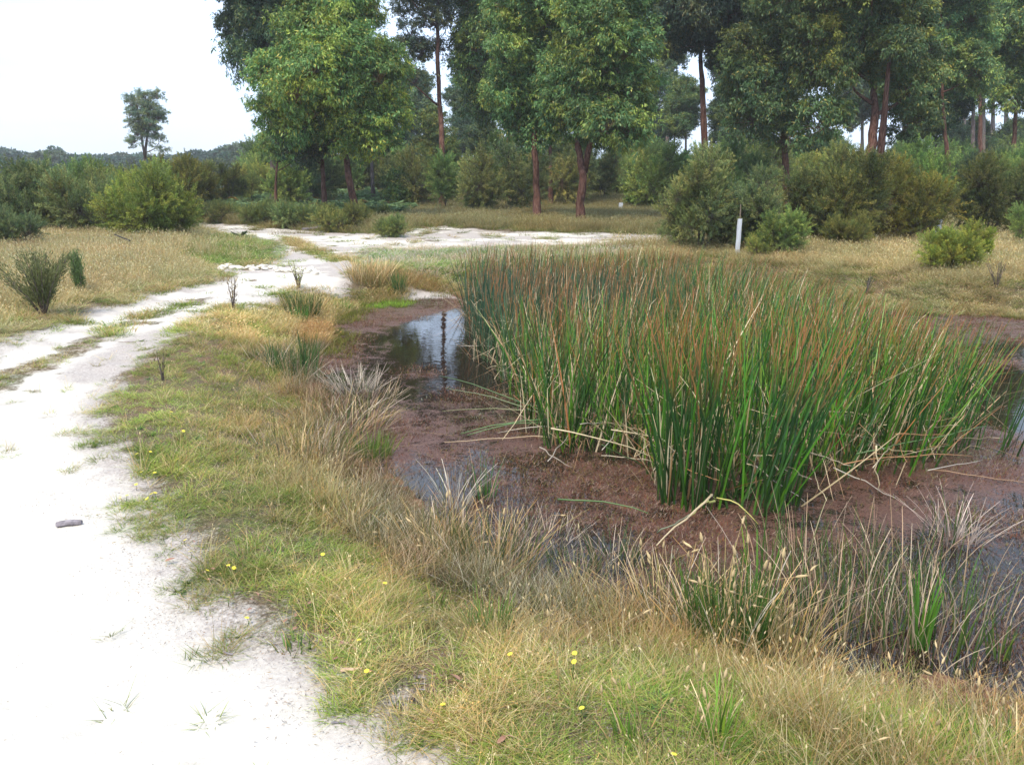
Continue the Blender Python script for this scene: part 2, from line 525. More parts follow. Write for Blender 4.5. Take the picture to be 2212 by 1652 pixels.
# ------------------------------------------------------------------ the air: thin even haze
def build_haze():
    me = bpy.data.meshes.new('haze')
    r, z0_, z1_ = 410, -11.0, 18.0
    V = [(x, y, z) for z in (z0_, z1_) for x, y in ((-r, -r), (r, -r), (r, r), (-r, r))]
    me.from_pydata(V, [], [(3, 2, 1, 0), (4, 5, 6, 7), (0, 1, 5, 4), (1, 2, 6, 5), (2, 3, 7, 6), (3, 0, 4, 7)])
    m, n, l, out = new_mat('haze')
    v = n.new('ShaderNodeVolumePrincipled')
    v.inputs['Color'].default_value = (0.93, 0.96, 1, 1)
    v.inputs['Density'].default_value = 0.0009
    l.new(v.outputs[0], out.inputs['Volume'])
    me.materials.append(m)
    tag(mk_obj('haze', me), 'thin pale haze in the air over the whole place', 'haze', kind='stuff')
build_haze()

# ------------------------------------------------------------------ water with its floating mat
def water_material():
    m, n, l, out = new_mat('pond_water')
    geo = n.new('ShaderNodeNewGeometry')
    def noise(scale, detail=5, rough=0.6, dist=0.0):
        q = n.new('ShaderNodeTexNoise'); q.inputs['Scale'].default_value = scale; q.inputs['Distortion'].default_value = dist
        q.inputs['Detail'].default_value = detail; q.inputs['Roughness'].default_value = rough
        l.new(geo.outputs['Position'], q.inputs['Vector'])
        return q.outputs['Fac']
    a = n.new('ShaderNodeAttribute'); a.attribute_name = 'weed'
    nf, nm = noise(55, 8, 0.8, 0.8), noise(7, 5, 0.65, 0.3)
    def M(op, x, y, cl=False):
        q = n.new('ShaderNodeMath'); q.operation = op; q.use_clamp = cl
        for i, z in enumerate((x, y)):
            if isinstance(z, (int, float)): q.inputs[i].default_value = z
            else: l.new(z, q.inputs[i])
        return q.outputs[0]
    s = M('ADD', M('MULTIPLY', nf, 1.3), M('MULTIPLY', nm, 0.8))
    s = M('ADD', s, a.outputs['Fac'])
    s = M('MULTIPLY', M('SUBTRACT', s, 1.64), 8.0, True)
    r = n.new('ShaderNodeValToRGB')
    r.color_ramp.elements[0].position = 0.3; r.color_ramp.elements[0].color = (0.035, 0.02, 0.018, 1)
    r.color_ramp.elements[1].position = 0.72; r.color_ramp.elements[1].color = (0.23, 0.135, 0.10, 1)
    e = r.color_ramp.elements.new(0.5); e.color = (0.115, 0.050, 0.036, 1)
    nf2 = noise(75, 5, 0.7)
    l.new(nf2, r.inputs['Fac'])
    weed = n.new('ShaderNodeBsdfPrincipled'); weed.inputs['Roughness'].default_value = 0.28
    weed.inputs['Specular IOR Level'].default_value = 0.6
    l.new(r.outputs['Color'], weed.inputs['Base Color'])
    b = n.new('ShaderNodeBump'); b.inputs['Strength'].default_value = 0.7; b.inputs['Distance'].default_value = 0.012
    l.new(nf, b.inputs['Height']); l.new(b.outputs['Normal'], weed.inputs['Normal'])
    wat = n.new('ShaderNodeBsdfPrincipled'); wat.inputs['Roughness'].default_value = 0.02
    wat.inputs['Base Color'].default_value = (0.016, 0.011, 0.008, 1)
    wat.inputs['IOR'].default_value = 1.33
    b2 = n.new('ShaderNodeBump'); b2.inputs['Strength'].default_value = 0.08; b2.inputs['Distance'].default_value = 0.01
    l.new(noise(14, 2, 0.5), b2.inputs['Height']); l.new(b2.outputs['Normal'], wat.inputs['Normal'])
    mxs = n.new('ShaderNodeMixShader')
    l.new(s, mxs.inputs['Fac']); l.new(wat.outputs[0], mxs.inputs[1]); l.new(weed.outputs[0], mxs.inputs[2])
    l.new(mxs.outputs[0], out.inputs['Surface'])
    return m

def weed_cover(x, y):
    w = 0.655 + (fbm(x * 0.9, y * 1.5, 81) - 0.5) * 0.55
    w = w * smooth(-0.25, 0.12, sdist(OPEN1, x, y) + (fbm(x * 4, y * 4, 83) - 0.5) * 0.3)
    w = w * (0.25 + 0.75 * smooth(-0.4, 0.15, sdist(OPEN2, x, y) + (fbm(x * 3, y * 3, 84) - 0.5) * 0.4))
    near = smooth(4.6, 3.4, y) * smooth(0.6, 2.0, x)             # broken mat with water between, nearest bay
    w = w - 0.15 * near - 0.12 * smooth(3.0, 4.5, x) * smooth(9, 7.5, y)
    return np.clip(w, 0, 1)

px0, py0 = POND.min(0) - 0.3
px1, py1 = POND.max(0) + 0.3
wx, wy = np.meshgrid(np.arange(px0, px1, 0.08), np.arange(py0, py1, 0.08))
nyw, nxw = wx.shape
wx, wy = wx.ravel(), wy.ravel()
k0 = (np.arange(nyw - 1)[:, None] * nxw + np.arange(nxw - 1)[None, :]).ravel()
wq = np.stack([k0, k0 + 1, k0 + 1 + nxw, k0 + nxw], 1)
near_pond = sdist(POND, wx, wy) < 0.45
wq = wq[near_pond[wq].all(1)]
w_me = quads_mesh('pond_water', np.stack([wx, wy, np.full_like(wx, WZ)], 1), wq, water_material(), None, True)
at_ = w_me.attributes.new('weed', 'FLOAT', 'POINT')
at_.data.foreach_set('value', weed_cover(wx, wy).astype(np.float32))
tag(mk_obj('water', w_me), 'still dark pond water partly under a reddish weed mat', 'water', kind='structure')

# ------------------------------------------------------------------ scattering of uncountable growth
def src_collection(name, meshes):
    c = bpy.data.collections.new(name)
    for i, me in enumerate(meshes):
        o = bpy.data.objects.new('%s_%02d' % (name, i), me)
        c.objects.link(o)
    return c

def scatter(name, label, cat, P, rot, scl, idx, tint, coll):
    me = bpy.data.meshes.new(name)
    me.vertices.add(len(P)); me.vertices.foreach_set('co', np.asarray(P, np.float32).ravel())
    a = me.attributes.new('rot', 'FLOAT_VECTOR', 'POINT'); a.data.foreach_set('vector', np.asarray(rot, np.float32).ravel())
    s3 = np.asarray(scl, np.float32)
    if s3.ndim == 1: s3 = np.repeat(s3[:, None], 3, 1)
    a = me.attributes.new('scl', 'FLOAT_VECTOR', 'POINT'); a.data.foreach_set('vector', s3.ravel())
    a = me.attributes.new('idx', 'INT', 'POINT'); a.data.foreach_set('value', np.asarray(idx, np.int32))
    a = me.attributes.new('tint', 'FLOAT_COLOR', 'POINT')
    t4 = np.ones((len(P), 4), np.float32); t4[:, :3] = tint
    a.data.foreach_set('color', t4.ravel())
    o = mk_obj(name, me)
    tag(o, label, cat, kind='stuff')
    ng = bpy.data.node_groups.new(name, 'GeometryNodeTree')
    ng.interface.new_socket('Geometry', in_out='INPUT', socket_type='NodeSocketGeometry')
    ng.interface.new_socket('Geometry', in_out='OUTPUT', socket_type='NodeSocketGeometry')
    n, l = ng.nodes, ng.links
    gi, go = n.new('NodeGroupInput'), n.new('NodeGroupOutput')
    ip = n.new('GeometryNodeInstanceOnPoints')
    ci = n.new('GeometryNodeCollectionInfo')
    ci.inputs['Collection'].default_value = coll
    ci.inputs['Separate Children'].default_value = True
    ci.inputs['Reset Children'].default_value = True
    def na(nm, t):
        q = n.new('GeometryNodeInputNamedAttribute'); q.data_type = t; q.inputs['Name'].default_value = nm
        return q.outputs['Attribute']
    e = n.new('FunctionNodeEulerToRotation')
    l.new(na('rot', 'FLOAT_VECTOR'), e.inputs[0])
    l.new(gi.outputs[0], ip.inputs['Points'])
    l.new(ci.outputs[0], ip.inputs['Instance'])
    ip.inputs['Pick Instance'].default_value = True
    l.new(na('idx', 'INT'), ip.inputs['Instance Index'])
    l.new(e.outputs[0], ip.inputs['Rotation'])
    l.new(na('scl', 'FLOAT_VECTOR'), ip.inputs['Scale'])
    l.new(ip.outputs[0], go.inputs[0])
    md = o.modifiers.new('growth', 'NODES'); md.node_group = ng
    return o

def U(a, b, n): return rng.uniform(a, b, n)

def pick(pal, n, jit=0.12):
    pal = np.array(pal)
    c = pal[rng.integers(0, len(pal), n)]
    return np.clip(c * (1 + rng.normal(size=(n, 1)) * jit), 0.003, 1)

GREENS = [(0.22, 0.30, 0.045), (0.29, 0.35, 0.07), (0.13, 0.20, 0.035), (0.38, 0.38, 0.11)]
TANS = [(0.54, 0.38, 0.19), (0.66, 0.52, 0.31), (0.42, 0.25, 0.11), (0.58, 0.36, 0.14), (0.36, 0.30, 0.11), (0.62, 0.47, 0.25)]
DRYS = [(0.50, 0.40, 0.29), (0.66, 0.56, 0.45), (0.32, 0.22, 0.16), (0.42, 0.31, 0.19)]

def tuft(n, r, h0, h1, w0, w1, pal, lean=0.35, curl=0.5, seg=3, tip=None, foot=0.6):
    a, q = U(0, 2 * PI, n), np.sqrt(U(0, 1, n)) * r
    base = np.stack([np.cos(a) * q, np.sin(a) * q, np.full(n, -0.01)], 1)
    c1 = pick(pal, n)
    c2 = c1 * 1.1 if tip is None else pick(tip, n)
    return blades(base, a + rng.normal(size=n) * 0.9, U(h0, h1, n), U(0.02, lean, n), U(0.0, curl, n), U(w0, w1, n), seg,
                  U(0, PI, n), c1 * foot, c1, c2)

def heads(n, r, h0, h1, hl, hw, pal):
    """thin stalks with narrow seed heads"""
    a, q = U(0, 2 * PI, n), np.sqrt(U(0, 1, n)) * r
    base = np.stack([np.cos(a) * q, np.sin(a) * q, np.full(n, -0.01)], 1)
    h = U(h0, h1, n); lean = U(0.0, 0.28, n); curl = U(0, 0.25, n); az = a + rng.normal(size=n)
    c = pick(pal, n)
    V, Q, C = blades(base, az, h, lean, curl, np.full(n, 0.0022), 3, U(0, PI, n), c * 0.8, c, c, profile=0.25)
    hd = np.stack([np.cos(az), np.sin(az), 0 * az], 1)
    tip = base + hd * (h * (lean + curl))[:, None] + np.array([0, 0, 1.0]) * (h * (np.sqrt(1 - lean ** 2 * 0.5) - 0.25 * curl))[:, None]
    d = hd * (lean + 2 * curl)[:, None] + np.array([0, 0, 1.0])
    V2, Q2, C2 = leaves(tip - d * 0.01, d, np.full(n, hl), np.full(n, hw), c * 1.15)
    return np.concatenate([V, V2]), np.concatenate([Q, Q2 + len(V)]), np.concatenate([C, C2])

def tuft_mesh(name, parts, mat=M_INST):
    g = Geo()
    for p in parts: g.add(*p)
    return g.mesh(name, mat)

BRS = [(0.22, 0.14, 0.07), (0.34, 0.23, 0.12), (0.13, 0.13, 0.045), (0.52, 0.41, 0.29), (0.13, 0.08, 0.045), (0.10, 0.14, 0.035)]
lib = []
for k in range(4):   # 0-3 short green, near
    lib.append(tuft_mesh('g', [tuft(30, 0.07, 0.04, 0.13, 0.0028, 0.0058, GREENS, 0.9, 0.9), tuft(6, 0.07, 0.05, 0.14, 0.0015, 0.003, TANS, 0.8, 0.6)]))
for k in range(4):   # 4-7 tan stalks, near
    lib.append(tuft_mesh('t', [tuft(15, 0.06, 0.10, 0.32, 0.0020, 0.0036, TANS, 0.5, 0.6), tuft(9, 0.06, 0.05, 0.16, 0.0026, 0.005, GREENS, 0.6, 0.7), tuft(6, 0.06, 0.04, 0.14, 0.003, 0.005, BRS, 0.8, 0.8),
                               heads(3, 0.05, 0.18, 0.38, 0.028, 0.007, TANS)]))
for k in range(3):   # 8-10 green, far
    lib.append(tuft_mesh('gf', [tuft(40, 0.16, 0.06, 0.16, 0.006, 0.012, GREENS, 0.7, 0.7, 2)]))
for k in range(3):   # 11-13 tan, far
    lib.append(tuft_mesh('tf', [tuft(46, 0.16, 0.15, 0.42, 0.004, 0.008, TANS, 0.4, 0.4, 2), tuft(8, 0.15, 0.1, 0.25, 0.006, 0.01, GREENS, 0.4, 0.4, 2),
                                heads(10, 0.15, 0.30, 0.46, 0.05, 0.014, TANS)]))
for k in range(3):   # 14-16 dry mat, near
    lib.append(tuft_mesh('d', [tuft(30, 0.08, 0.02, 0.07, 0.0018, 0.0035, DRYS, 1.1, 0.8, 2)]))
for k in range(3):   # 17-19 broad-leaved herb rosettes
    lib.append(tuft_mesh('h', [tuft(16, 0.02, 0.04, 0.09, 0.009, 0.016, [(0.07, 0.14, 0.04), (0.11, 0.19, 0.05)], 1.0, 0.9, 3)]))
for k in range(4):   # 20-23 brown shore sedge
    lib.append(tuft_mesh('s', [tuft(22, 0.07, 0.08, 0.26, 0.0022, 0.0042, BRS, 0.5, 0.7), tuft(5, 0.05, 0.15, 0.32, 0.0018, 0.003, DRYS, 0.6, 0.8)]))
GRASS = src_collection('grass_tuft', lib)

def candidates(n0, r0, r1, power, half=40):
    """random points round the camera, thinning out with distance"""
    # pdf in r ~ r^(1-power)
    e = 2 - power
    u = rng.uniform(0, 1, n0)
    r = (r0 ** e + u * (r1 ** e - r0 ** e)) ** (1 / e)
    th = np.radians(rng.uniform(-half, half, n0))
    return r * np.sin(th), r * np.cos(th)

def spots(lst, x, y):
    s = np.zeros_like(x)
    for u, v, r in lst:
        p = gp(u, v)
        s = np.maximum(s, smooth(r, r * 0.4, np.hypot(x - p.x, y - p.y) + (vnoise(x * 4, y * 4, 3) - 0.5) * r * 0.7))
    return s

def build_grass():
    x, y = candidates(230000, 1.7, 46, 1.45)
    sand, grey_sand, green, red, dp, dw = masks(x, y)
    z = height(x, y)
    ok = (dw > -0.12) & (z > WZ - 0.02)
    dgreen = sdist(GREENP, x, y); dgl = sdist(GREENL, x, y)
    med = sdist(MEDIAN, x, y)
    left_meadow = (x < 0) & (dp > 0) & (y > 6.5) & (dw > 2.0)
    far_r = (x > 1.5) & (y > 11)
    verge = (dp > 0) & (dw > -0.2) & (y < 13) & ~left_meadow & ~far_r
    wob = fbm(x * 1.1, y * 1.1, 101)
    wob2 = fbm(x * 4.0, y * 4.0, 103)
    # how green each place is
    G = smooth(1.1, 0.15, dp) * 0.65 + (wob - 0.5) * 1.1 + 0.12
    G = np.maximum(G, spots([(300, 880, 0.5), (330, 920, 0.5), (520, 1080, 0.3), (700, 1190, 0.35), (640, 1080, 0.25), (430, 780, 0.9), (600, 740, 0.7),
                             (470, 860, 0.5), (740, 640, 0.6), (900, 1270, 0.16), (940, 1310, 0.12), (1500, 1560, 0.25), (1400, 1590, 0.2), (2080, 1640, 0.35),
                             (1160, 1630, 0.3), (780, 945, 0.35), (620, 870, 0.3)], x, y) * 0.95)
    G = G + 0.22 * smooth(0.0, 0.5, x) * smooth(5, 4, y)
    G = np.where(left_meadow, 0.32 + (wob - 0.5) * 1.2 + smooth(1.2, 0.0, dgl) * 0.9, G)
    G = np.where(far_r, 0.30 + (wob - 0.5) * 1.2, G)
    G = np.where(dgreen < 0.15, 1.0, G)
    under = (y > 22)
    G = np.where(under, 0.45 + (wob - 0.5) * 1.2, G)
    G = np.clip(G, 0, 1)
    dens = np.where(dp > -0.3, smooth(-0.2, 0.22, dp + (wob2 - 0.5) * 0.7), 0.0)
    dens = np.where(dp < -0.3, smooth(0.0, -0.2, med + (wob2 - 0.5) * 0.7) * 0.55 * (wob2 > 0.46), dens)
    dens = np.where((dp < -0.3) & (med > 0.1), smooth(0.62, 0.70, fbm(x * 2.3, y * 3.6, 41)) * smooth(4.0, 7.0, y) * 0.30 * smooth(-0.05, -0.5, dp) + 0.0015, dens)
    dens = np.where((sdist(MED2, x, y) < 0.1), 0.6, dens)
    dens = np.where(sdist(STRIP, x, y) < 0.05, 0.0, dens)
    dens = dens * (0.30 + 0.70 * smooth(0.35, 0.6, wob2)) * np.where(y < 8.5, 0.62, 1.0) * np.where((y < 9) & (dw < 0.15), 0.35, 1.0) * np.where((y < 9) & (dw < 0.7), 0.75, 1.0)
    # worn, littered ground in the near verge
    bare = smooth(0.52, 0.66, fbm(x * 1.8 + 9, y * 1.8, 131)) * smooth(4.5, 3.0, y)
    dens = dens * (1 - 0.45 * bare)
    keep = ok & (rng.uniform(0, 1, len(x)) < dens)
    isg = rng.uniform(0, 1, len(x)) < (0.12 + 0.8 * G)
    far = y > 8.5
    n = len(x)
    idx = np.where(isg, rng.integers(0, 4, n), rng.integers(4, 8, n))
    idx = np.where(far, np.where(isg, rng.integers(8, 11, n), rng.integers(11, 14, n)), idx)
    mat_ = (~far) & (rng.uniform(0, 1, n) < 0.14 + 0.25 * bare) & ~isg
    idx = np.where(mat_, rng.integers(14, 17, n), idx)
    herb = (~far) & isg & (rng.uniform(0, 1, n) < 0.06) & (dp < 0.9)
    idx = np.where(herb, rng.integers(17, 20, n), idx)
    shore = (y < 9.5) & (dw < 0.6) & (rng.uniform(0, 1, len(x)) < smooth(0.65, 0.05, dw + (wob - 0.5) * 1.6))
    shore &= ~((x > 0.2) & (rng.uniform(0, 1, n) < 0.45))
    idx = np.where(shore, rng.integers(20, 24, n), idx)
    isg = isg & ~shore
    # heights
    sc = np.ones(n)
    tall = np.where(left_meadow, smooth(0.0, 1.5, dp) * 0.42 + 0.16, 0.26 + 0.22 * smooth(0.3, 1.4, dp) + 0.25 * smooth(0.5, 0.65, fbm(x * 1.3, y * 1.3, 151)) + 0.40 * smooth(-0.2, 0.6, x) * smooth(5.0, 4.0, y) * smooth(0.5, 1.2, dp))
    tall = np.where(far_r, 0.18 + 0.40 * smooth(0.6, 2.6, dw), tall)
    tall = np.where((~left_meadow) & (~far_r) & (y > 8.5), 0.28, tall)
    isg_h = 0.75
    tall = np.where(y < 4, tall * 0.85 + 0.0, tall)
    tall = np.where(under, 0.6, tall)
    short = (rng.uniform(0, 1, n) < 0.45) & (y < 8.5)
    sc = tall * U(0.75, 1.3, n) * np.where(short, 0.5, 1.0)
    sc = np.where(shore, U(0.3, 0.85, n) * (0.6 + 0.8 * wob), sc)
    sc = np.where((x > 0.5) & (y < 5.5) & (dw < 0.8), sc * 0.62, sc)
    sc = np.where(dgreen < 0.15, 0.35, sc)
    sc = np.where(dp < -0.3, 0.26, sc)
    sc = np.where((dp >= -0.3) & (dp < 0), sc * 0.8, sc)
    sc = np.where((dp < 0.35) & (dp > 0) & (y > 8.5), sc * 0.5, sc)
    sc = np.where(isg & ~(left_meadow | far_r), np.minimum(sc, 1.0) * 1.0, sc)
    sx = np.where(far, np.maximum(sc, 0.75), np.clip(sc * 0.5 + 0.55, 0.5, 1.2)) * np.where(far, 1 + (y - 8.5) * 0.03, 1.0)
    # tints: differences between plants, plus a set tone per zone
    tint = np.ones((n, 3))
    tint *= (0.82 + 0.36 * fbm(x * 0.7, y * 0.7, 111))[:, None]
    w3 = fbm(x * 1.7, y * 1.7, 113)
    tint[:, 0] *= 0.94 + 0.25 * (w3 - 0.5)
    tint[:, 2] *= 0.95
    tint *= (0.62 + 0.76 * fbm(x * 5, y * 5, 119))[:, None]
    fresh = smooth(1.3, 0.2, dp) * smooth(0.42, 0.6, fbm(x * 1.6 + 2, y * 1.6, 115)) * (y < 10)
    tint *= (1 + 0.35 * fresh)[:, None]
    redd = smooth(0.5, 0.68, fbm(x * 2.1 + 3, y * 2.1, 117)) * smooth(1.3, 0.3, dw)
    tint[:, 1] *= 1 - 0.20 * redd
    tint[:, 2] *= 1 - 0.25 * redd
    tint[under] *= np.array([0.62, 0.66, 0.6])  # grass under the trees set darker
    tint[far_r] *= np.array([0.95, 1.02, 1.1])
    tint[left_meadow] *= np.array([0.98, 1.06, 1.2])
    tint[(y < 5.5) & (x > 0)] *= np.array([0.93, 0.95, 1.0])
    gg = dgreen < 0.15
    tint[gg] *= np.array([1.25, 1.25, 2.0])
    rot = np.stack([rng.normal(size=n) * 0.12, rng.normal(size=n) * 0.12, U(0, 2 * PI, n)], 1)
    P = np.stack([x, y, z], 1)
    S = np.stack([sx, sx, sc], 1)
    for nm, lab, cat, sel in (('green_grass', 'short green grass and herbs growing along the track edge and banks', 'grass', keep & isg),
                              ('dry_grass', 'tan dry grass with thin seeding stalks over the verge and meadow', 'grass', keep & ~isg)):
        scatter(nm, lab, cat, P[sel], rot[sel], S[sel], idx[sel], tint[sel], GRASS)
build_grass()

def build_weed():
    meshes = []
    W1 = [(0.24, 0.09, 0.05), (0.14, 0.055, 0.04), (0.30, 0.17, 0.11), (0.18, 0.15, 0.045), (0.40, 0.30, 0.24), (0.10, 0.06, 0.045)]
    for k in range(4):
        meshes.append(tuft_mesh('w', [tuft(24, 0.09, 0.008, 0.030, 0.0020, 0.0040, W1, 1.9, 0.5, 2, None, 0.8)]))
    c = src_collection('weed_sprig', meshes)
    x, y = candidates(150000, 2.2, 15, 1.15, 38)
    dw = sdist(POND, x, y)
    wc = weed_cover(x, y)
    keep = (dw < 0.15) & (rng.uniform(0, 1, len(x)) < smooth(0.40, 0.90, wc + (fbm(x * 2.2, y * 2.2, 91) - 0.5) * 1.7) * 0.75)
    x, y = x[keep], y[keep]
    n = len(x)
    t = np.ones((n, 3)) * (0.7 + 0.5 * fbm(x * 1.6, y * 1.6, 93))[:, None]
    gr = smooth(0.52, 0.66, fbm(x * 1.3 + 7, y * 1.3, 97))
    t[:, 0] *= 1 - 0.25 * gr; t[:, 1] *= 1 + 0.15 * gr
    z = np.maximum(height(x, y), WZ)
    s = U(0.7, 1.4, n) * (1 + 0.05 * y)
    scatter('water_weed', 'reddish brown water weed matted over the pond surface', 'water weed', np.stack([x, y, z], 1),
            np.stack([0 * x, 0 * x, U(0, 6.28, n)], 1), s, rng.integers(0, 4, n), t, c)
    # bright green cushions and the low green rim of the far bank
    x, y = candidates(26000, 3.0, 17, 0.6, 38)
    dw = sdist(POND, x, y)
    s1 = spots([(850, 676, 0.28), (880, 674, 0.22), (810, 680, 0.2)], x, y)
    rim = smooth(0.55, 0.25, np.abs(dw - 0.05)) * smooth(8.5, 9.5, y) * smooth(0.4, 0.6, fbm(x * 1.5, y * 1.5, 121))
    keep = (dw < 0.8) & (rng.uniform(0, 1, len(x)) < np.maximum(s1, rim * 0.6))
    x, y, s1 = x[keep], y[keep], s1[keep]
    n = len(x)
    t = np.where(s1[:, None] > 0.1, np.array([[0.95, 1.25, 0.7]]), np.array([[0.75, 0.62, 0.6]]))
    z = np.maximum(height(x, y), WZ)
    scatter('moss_fringe', 'bright and olive green moss fringe along the far pond edge', 'moss', np.stack([x, y, z], 1),
            np.stack([0 * x, 0 * x, U(0, 6.28, n)], 1), np.full(n, 0.55), rng.integers(8, 11, n), t, GRASS)
build_weed()

def build_litter():
    meshes = []
    for k in range(4):
        g = Geo()
        n = 14
        p = np.stack([rng.normal(size=n) * 0.05, rng.normal(size=n) * 0.05, U(0.001, 0.006, n)], 1)
        a = U(0, 2 * PI, n)
        g.add(*leaves(p, np.stack([np.cos(a), np.sin(a), rng.normal(size=n) * 0.12], 1), U(0.004, 0.016, n), U(0.001, 0.003, n), pick(DRYS + [(0.2, 0.17, 0.16), (0.3, 0.27, 0.27)], n)))
        meshes.append(g.mesh('l', M_INST))
    c = src_collection('litter_piece', meshes)
    x, y = candidates(42000, 1.7, 12, 1.3, 40)
    dp = sdist(PATH, x, y); dw = sdist(POND, x, y)
    w = fbm(x * 2, y * 2, 141)
    keep = (dw > 0.1) & (rng.uniform(0, 1, len(x)) < np.where(dp < 0, smooth(-0.40, 0.15, dp + (w - 0.5) * 0.7) * 0.45 + 0.003, 0.7))
    x, y = x[keep], y[keep]
    n = len(x)
    scatter('twig_litter', 'scattered bits of twig and dead leaf on the sandy edge', 'litter', np.stack([x, y, height(x, y) + 0.001], 1),
            np.stack([0 * x, 0 * x, U(0, 6.28, n)], 1), U(0.7, 1.4, n), rng.integers(0, 4, n), np.ones((n, 3)) * 0.9, c)
build_litter()

# ------------------------------------------------------------------ foliage building blocks, shared by many plants
def sphere_dirs(n, zb=0.0):
    d = rng.normal(size=(n, 3)); d[:, 2] += zb
    return d / np.linalg.norm(d, axis=1, keepdims=True)

def gum_clump(nsub, per, L, Wd, droop=0.9, yellow=0.25):
    """a bough's leaf mass about 1 m in radius: hanging narrow leaves on many twigs"""
    g = Geo()
    ds = sphere_dirs(nsub, 0.6)
    for d in ds:
        r = rng.uniform(0.45, 0.95)
        c = d * r * np.array([1, 1, 0.85])
        sr = rng.uniform(0.20, 0.34)
        q = rng.normal(size=(per, 3)) * sr * np.array([0.62, 0.62, 0.5]) + c
        # twigs hold leaves in hanging sprays
        k = per // 7
        cent = q[:k]
        pos = np.repeat(cent, 7, 0)[:per] + rng.normal(size=(min(per, k * 7), 3)) * 0.035
        m = len(pos)
        dr = rng.normal(size=(m, 3)) * 0.55 + d * 0.35 + np.array([0, 0, -droop])
        yl = rng.uniform(0, 1)
        base = np.array([0.050, 0.088, 0.040]) if yl > yellow else np.array([0.110, 0.135, 0.038])
        c1 = np.tile(base, (m, 1)) * (1 + rng.normal(size=(m, 1)) * 0.22)
        sel = rng.uniform(0, 1, m) < 0.10
        c1[sel] = np.array([0.16, 0.14, 0.045]) * (1 + rng.normal(size=(sel.sum(), 1)) * 0.2)
        g.add(*leaves(pos, dr, U(L * 0.7, L * 1.25, m), U(Wd * 0.7, Wd * 1.3, m), np.clip(c1, 0.01, 1)))
        V, Q, C = tube([(0, 0, -0.3), tuple(d * r * 0.5 + np.array([0, 0, -0.1])), tuple(c)], [0.022, 0.013, 0.004], 4, (0.10, 0.065, 0.05))
        g.add(V, Q, C)
    return g

def tri_clean(g, name, mat):
    me = bpy.data.meshes.new(name)
    V, Q, C = np.concatenate(g.V), np.concatenate(g.Q), np.concatenate(g.C)
    deg = Q[:, 2] == Q[:, 3]
    me.vertices.add(len(V)); me.vertices.foreach_set('co', V.astype(np.float32).ravel())
    q4, q3 = Q[~deg], Q[deg][:, :3]
    loops = np.concatenate([q4.ravel(), q3.ravel()]).astype(np.int32)
    me.loops.add(len(loops)); me.loops.foreach_set('vertex_index', loops)
    me.polygons.add(len(Q))
    st = np.concatenate([np.arange(len(q4)) * 4, len(q4) * 4 + np.arange(len(q3)) * 3]).astype(np.int32)
    me.polygons.foreach_set('loop_start', st)
    a = me.attributes.new('col', 'FLOAT_COLOR', 'POINT')
    c4 = np.ones((len(V), 4), np.float32); c4[:, :3] = C
    a.data.foreach_set('color', c4.ravel())
    me.update(calc_edges=True)
    me.materials.append(mat)
    return me

GUM = [tri_clean(gum_clump(30, 189, 0.15, 0.040), 'gum_foliage', M_LEAF) for _ in range(5)]
GUMS = [tri_clean(gum_clump(16, 84, 0.17, 0.045), 'sparse_gum_foliage', M_LEAF) for _ in range(3)]
BUSHL = [tri_clean(gum_clump(22, 112, 0.16, 0.075, 0.2, 0.4), 'broad_foliage', M_LEAF) for _ in range(2)]
FAR = [tri_clean(gum_clump(20, 70, 0.30, 0.16, 0.3, 0.2), 'far_foliage', M_LEAF) for _ in range(3)]

def spray_clump(nspray, per, L, Wd, up=0.7, pal=((0.13, 0.15, 0.045), (0.09, 0.115, 0.04), (0.20, 0.19, 0.06))):
    """tea-tree foliage about 1 m in radius: feathery upright sprays of tiny leaves"""
    g = Geo()
    for d in sphere_dirs(nspray, 0.35):
        r0, r1 = rng.uniform(0.1, 0.5), rng.uniform(0.75, 1.40)
        d2 = d + np.array([0, 0, up]) * 0.75 + rng.normal(size=3) * 0.2
        d2 /= np.linalg.norm(d2)
        a = d * r0; b = a + d2 * (r1 - r0) * 1.1
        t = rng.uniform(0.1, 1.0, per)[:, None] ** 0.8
        pos = a + (b - a) * t + rng.normal(size=(per, 3)) * (0.10 * (1.15 - t))
        dr = d2 * 0.9 + rng.normal(size=(per, 3)) * 0.55 + np.array([0, 0, 0.15])
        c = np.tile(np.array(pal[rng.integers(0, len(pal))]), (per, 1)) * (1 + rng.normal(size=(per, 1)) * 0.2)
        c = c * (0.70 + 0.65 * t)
        g.add(*leaves(pos, dr, U(L * 0.7, L * 1.3, per), U(Wd * 0.7, Wd * 1.3, per), np.clip(c, 0.01, 1)))
        g.add(*tube([tuple(a * 0.2), tuple(a), tuple(b)], [0.012, 0.009, 0.003], 3, (0.10, 0.075, 0.06)))
    return g

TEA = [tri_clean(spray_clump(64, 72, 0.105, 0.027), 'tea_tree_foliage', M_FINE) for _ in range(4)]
DEADP = ((0.20, 0.14, 0.13), (0.26, 0.19, 0.18), (0.16, 0.11, 0.09))
DEAD = [tri_clean(spray_clump(46, 50, 0.09, 0.010, 0.8, DEADP), 'dead_twig_foliage', M_FINE) for _ in range(2)]

def in_ellipsoids(els, n, minr=0.55, flat=0.0):
    """spread points over the outer part of a union of ellipsoids, well apart"""
    pts = []
    tries = 0
    vol = [e[3] * e[4] * e[5] for e in els]
    while len(pts) < n and tries < n * 40:
        tries += 1
        e = rnd.choices(els, [v ** 0.7 for v in vol])[0]
        d = Vector((rnd.gauss(0, 1), rnd.gauss(0, 1), rnd.gauss(0, 1))).normalized() * (rnd.uniform(minr, 1.0))
        p = Vector((e[0] + d.x * e[3], e[1] + d.y * e[4], e[2] + d.z * e[5]))
        gap = 0.55 * (1 - tries / (n * 40))
        if all((p - q).length > gap * 1.5 * CL_R for q in pts):
            pts.append(p)
    return pts
CL_R = 1.0

